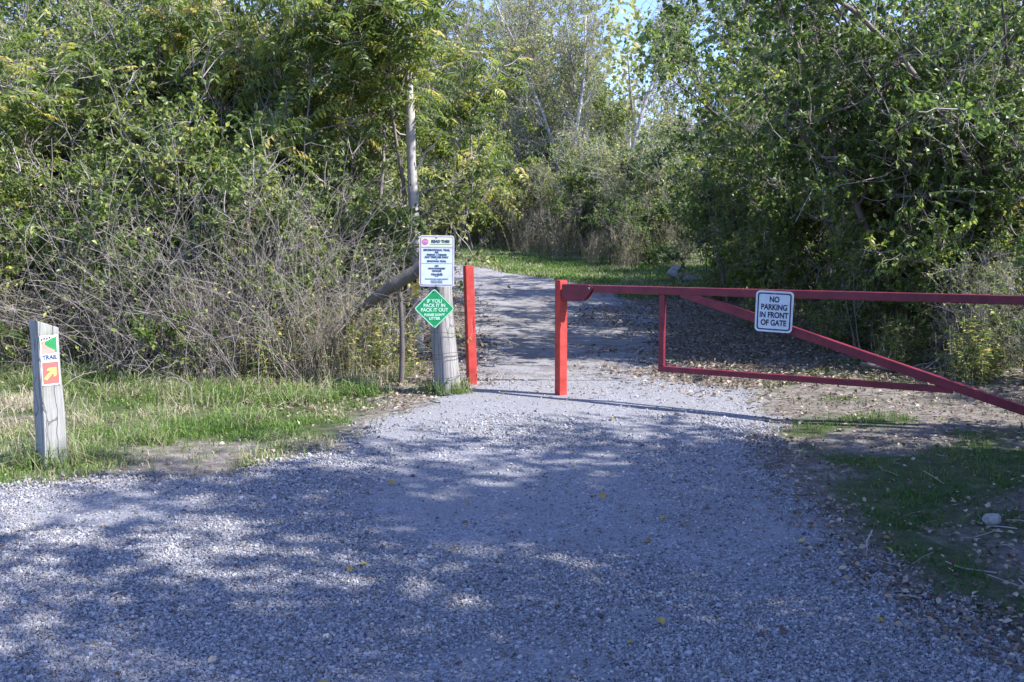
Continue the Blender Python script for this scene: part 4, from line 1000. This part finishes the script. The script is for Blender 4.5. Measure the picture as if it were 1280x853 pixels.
# --- pale dead trunk behind the signs
pb = gnd(523, 441)
tr = empty("dead_tree", pb); tag(tr, "slim pale dead tree trunk standing behind the rules sign", "tree")
pts = [(523, 445), (521, 400), (519, 350), (518, 300), (517, 250), (514, 200), (513, 150), (511, 110), (510, 88)]
P = np.array([at(a_, b_, pb.y) - pb for a_, b_ in pts])[None]
mb = MB(); tubes(mb, P, (np.linspace(.078, .052, len(pts)) * (1 + .08 * np.sin(np.arange(len(pts)) * 2.3)))[None], 10); link("trunk", mb.mesh("trunk", True, M_BARKP), tr)
bpts = [[(518, 243), (530, 238), (540, 236), (552, 233), (562, 226), (576, 225)], [(519, 330), (528, 318), (540, 308), (548, 304), (556, 300), (560, 292)], [(517, 262), (506, 258), (498, 262), (488, 258), (480, 262), (470, 258)], [(513, 170), (500, 168), (492, 160), (480, 158), (472, 150), (460, 149)], [(515, 215), (526, 205), (532, 190), (542, 184), (548, 170), (556, 165)]]
for bp in bpts:
    Pb = np.array([at(a_, b_, pb.y - .02 - .03 * i) - pb for i, (a_, b_) in enumerate(bp)])[None]
    mb = MB(); tubes(mb, Pb, np.linspace(.014, .005, 6)[None], 6); link("branch", mb.mesh("branch", True, M_BARKP), tr)
# yellow blaze plate
yc = at(519.5, 356, pb.y - .085)
ym = empty("blaze_plate", yc, (0, 0, 0)); tag(ym, "small yellow trail blaze plate nailed to the pale trunk", "sign")
plate("plate_body", [(-.058, -.155), (.052, -.155), (.060, .165), (-.052, .095)], .004, M_YELLOW, ym, 0)
plate("plate_mark", [(-.03, .045), (.0, .075), (.022, .05), (.008, .04), (.022, .012), (-.004, .0), (-.008, .03), (-.03, .02)], .001, M_BLACK, ym, -.0015)

# --- leaning log between post and thicket
lg0 = at(532, 334, 10.15)
pts = [(536, 331, 10.15), (514, 343, 10.2), (492, 356, 10.25), (474, 369, 10.3), (460, 380, 10.4), (444, 394, 10.55), (424, 414, 10.75), (404, 452, 11.0)]
base = at(*pts[-1]); base.z = float(height(base.x, base.y))
P = np.array([at(*q) - base for q in pts]); P[-1, 2] = -.05
# resample smoothly
t = np.linspace(0, len(P) - 1, 30); Pi = np.stack([np.interp(t, np.arange(len(P)), P[:, c]) for c in range(3)], -1)
for _ in range(4): Pi[1:-1] = (Pi[:-2] + 2 * Pi[1:-1] + Pi[2:]) / 4
mb = MB(); rr_ = np.interp(np.linspace(0, 1, 30), [0, .4, .55, 1], [.078, .066, .05, .04]) * (1 + .05 * np.sin(np.arange(30) * 1.7) + .05 * np.sin(np.arange(30) * .9 + 1))
tubes(mb, Pi[None], rr_[None], 12)
# close the sawn end
mb2 = mb.mesh("trunk", True, M_LOG); bm = bmesh.new(); bm.from_mesh(mb2); bmesh.ops.holes_fill(bm, edges=bm.edges[:], sides=20); bm.to_mesh(mb2); bm.free()
lo = empty("leaning_log", base); link("trunk", mb2, lo); tag(lo, "curved dark grey log leaning from the thicket to the sign post", "log")

# --- wire fence from the sign post into the thicket
f0 = Vector((wb_.x - .12, wb_.y + .05, float(height(wb_.x - .1, wb_.y)))); f1 = gnd(432, 470)
fe = empty("wire_fence", f0); tag(fe, "rusty page wire fence running from the sign post into the thicket", "fence")
d = f1 - f0; mb = MB()
for z_ in (.1, .22, .36, .52, .7, .9):
    t = np.linspace(0, 1, 14); P = np.stack([d.x * t, d.y * t, z_ - .05 * np.sin(t * 3.14) * z_ + .008 * rng.normal(size=14) + d.z * t], -1)[None]; tubes(mb, P, np.full((1, 14), .0018), 4)
for q in np.linspace(.04, 1, 12):
    P = np.array([[d.x * q + .012 * rng.normal(), d.y * q, .1 + d.z * q + h_] for h_ in np.linspace(0, .78, 5)])[None]; tubes(mb, P, np.full((1, 5), .0016), 4)
link("wire_mesh", mb.mesh("wire_mesh", True, M_WIRE), fe)
for q, h_ in ((.36, 1.0), (.98, 1.15)):
    P = np.array([[d.x * q + .02 * math.sin(3 * a_), d.y * q + .03, -.05 + d.z * q + a_ * h_] for a_ in np.linspace(0, 1, 6)])[None]
    mb = MB(); tubes(mb, P, np.full((1, 6), .028) * np.linspace(1.1, .8, 6)[None], 8); link("fence_stake", mb.mesh("fence_stake", True, M_BARKD), fe)

# --- stones and fallen branch
def rock(name, loc, s, mat, seed, label, sq=.7):
    bm = bmesh.new(); bmesh.ops.create_icosphere(bm, subdivisions=3, radius=1)
    r2 = np.random.default_rng(seed); dirs = nrm(r2.normal(size=(9, 3))); offs = r2.uniform(.62, .9, 9)
    for v in bm.verts:
        c = np.array(v.co)
        for dd, of in zip(dirs, offs):
            k = c @ dd
            if k > of: c = c - dd * (k - of) * .9
        c = c * (1 + .03 * r2.normal())
        v.co = (c[0] * s[0], c[1] * s[1], c[2] * s[2])
    m = bpy.data.meshes.new(name); bm.to_mesh(m); bm.free(); m.materials.append(mat)
    o = link(name, m); o.location = (loc.x, loc.y, loc.z + s[2] * sq); tag(o, label, "rock"); return o
M_ROCK = bark_mat("pale_rock", (.20, .20, .19), (.44, .43, .42), 14, .5, 1.0)
rock("rock", gnd(1240, 658), (.052, .045, .045), M_ROCK, 3, "fist-sized white stone in the shaded grass at right")
gr_ = gnd(846, 350)
rock("rock", gr_, (.24, .22, .20), M_ROCK, 5, "pale grey boulder at the right edge of the trail before the bend")
rock("rock", gnd(862, 353), (.16, .13, .11), M_ROCK, 8, "smaller grey stone just right of the pale boulder")
fb = gnd(1090, 468)
e = empty("fallen_branch", fb); tag(e, "broken pale branch lying behind the gate brace", "branch")
P = np.array([[-.12, .02, .10], [0, 0, .09], [.18, -.05, .06], [.4, -.05, .05], [.62, .02, .04], [.85, .05, .03]])[None]
mb = MB(); tubes(mb, P, np.array([[.030, .034, .033, .028, .022, .016]]), 8)
m = mb.mesh("limb", True, M_BARK); bm = bmesh.new(); bm.from_mesh(m); bmesh.ops.holes_fill(bm, edges=bm.edges[:], sides=12); bm.to_mesh(m); bm.free(); link("limb", m, e)
mb = MB()
st = np.array([[.1, 0, .07], [.35, -.04, .06], [.55, 0, .05], [.7, .03, .05]]); P = grow(st, np.array([[.5, .5, .5], [.6, -.6, .3], [.7, .3, .5], [.8, -.2, .4]]), np.array([.35, .3, .3, .28]), 5, .15)
for q_ in range(4):
    mb = MB(); tubes(mb, P[q_:q_ + 1], .008 * np.linspace(1, .4, 5)[None], 5); link("twig", mb.mesh("twig", True, M_TWIG), e)

# ------------------------------------------------------------------ light
SUN_EL, SUN_AZ = 44.0, 108.0          # azimuth clockwise from +Y
w = bpy.data.worlds.new("World"); scene.world = w; w.use_nodes = True
nt = w.node_tree; nt.nodes.clear()
sky = nt.nodes.new("ShaderNodeTexSky"); sky.sky_type = 'NISHITA'; sky.sun_disc = False
sky.sun_elevation = R(SUN_EL); sky.sun_rotation = R(SUN_AZ); sky.air_density = 1.0; sky.dust_density = .6; sky.ozone_density = 5.0
bg = nt.nodes.new("ShaderNodeBackground"); bg.inputs[1].default_value = .15
wo = nt.nodes.new("ShaderNodeOutputWorld")
wb = nt.nodes.new("ShaderNodeMixRGB"); wb.blend_type = 'MULTIPLY'; wb.inputs[0].default_value = 1; wb.inputs[2].default_value = (1.0, .95, 1.22, 1)   # cool camera white balance
nt.links.new(sky.outputs[0], wb.inputs[1]); nt.links.new(wb.outputs[0], bg.inputs[0]); nt.links.new(bg.outputs[0], wo.inputs[0])
sd = bpy.data.lights.new("sun", 'SUN'); sd.energy = 4.95; sd.angle = R(.5); sd.color = (1.0, .965, .96)
so = bpy.data.objects.new("sun", sd); COL.objects.link(so)
sv_ = Vector((math.sin(R(SUN_AZ)) * math.cos(R(SUN_EL)), math.cos(R(SUN_AZ)) * math.cos(R(SUN_EL)), math.sin(R(SUN_EL))))
so.rotation_euler = sv_.to_track_quat('Z', 'Y').to_euler(); so.location = sv_ * 30

vs = scene.view_settings; vs.view_transform = 'Standard'; vs.look = 'None'; vs.gamma = 1; vs.exposure = 1.2; vs.use_curve_mapping = False
scene.render.engine = 'CYCLES'
cy = scene.cycles; cy.max_bounces = 5; cy.diffuse_bounces = 3; cy.glossy_bounces = 2; cy.transmission_bounces = 3; cy.transparent_max_bounces = 4
cy.caustics_reflective = False; cy.caustics_refractive = False
print("done", round(time.time() - T0, 1))
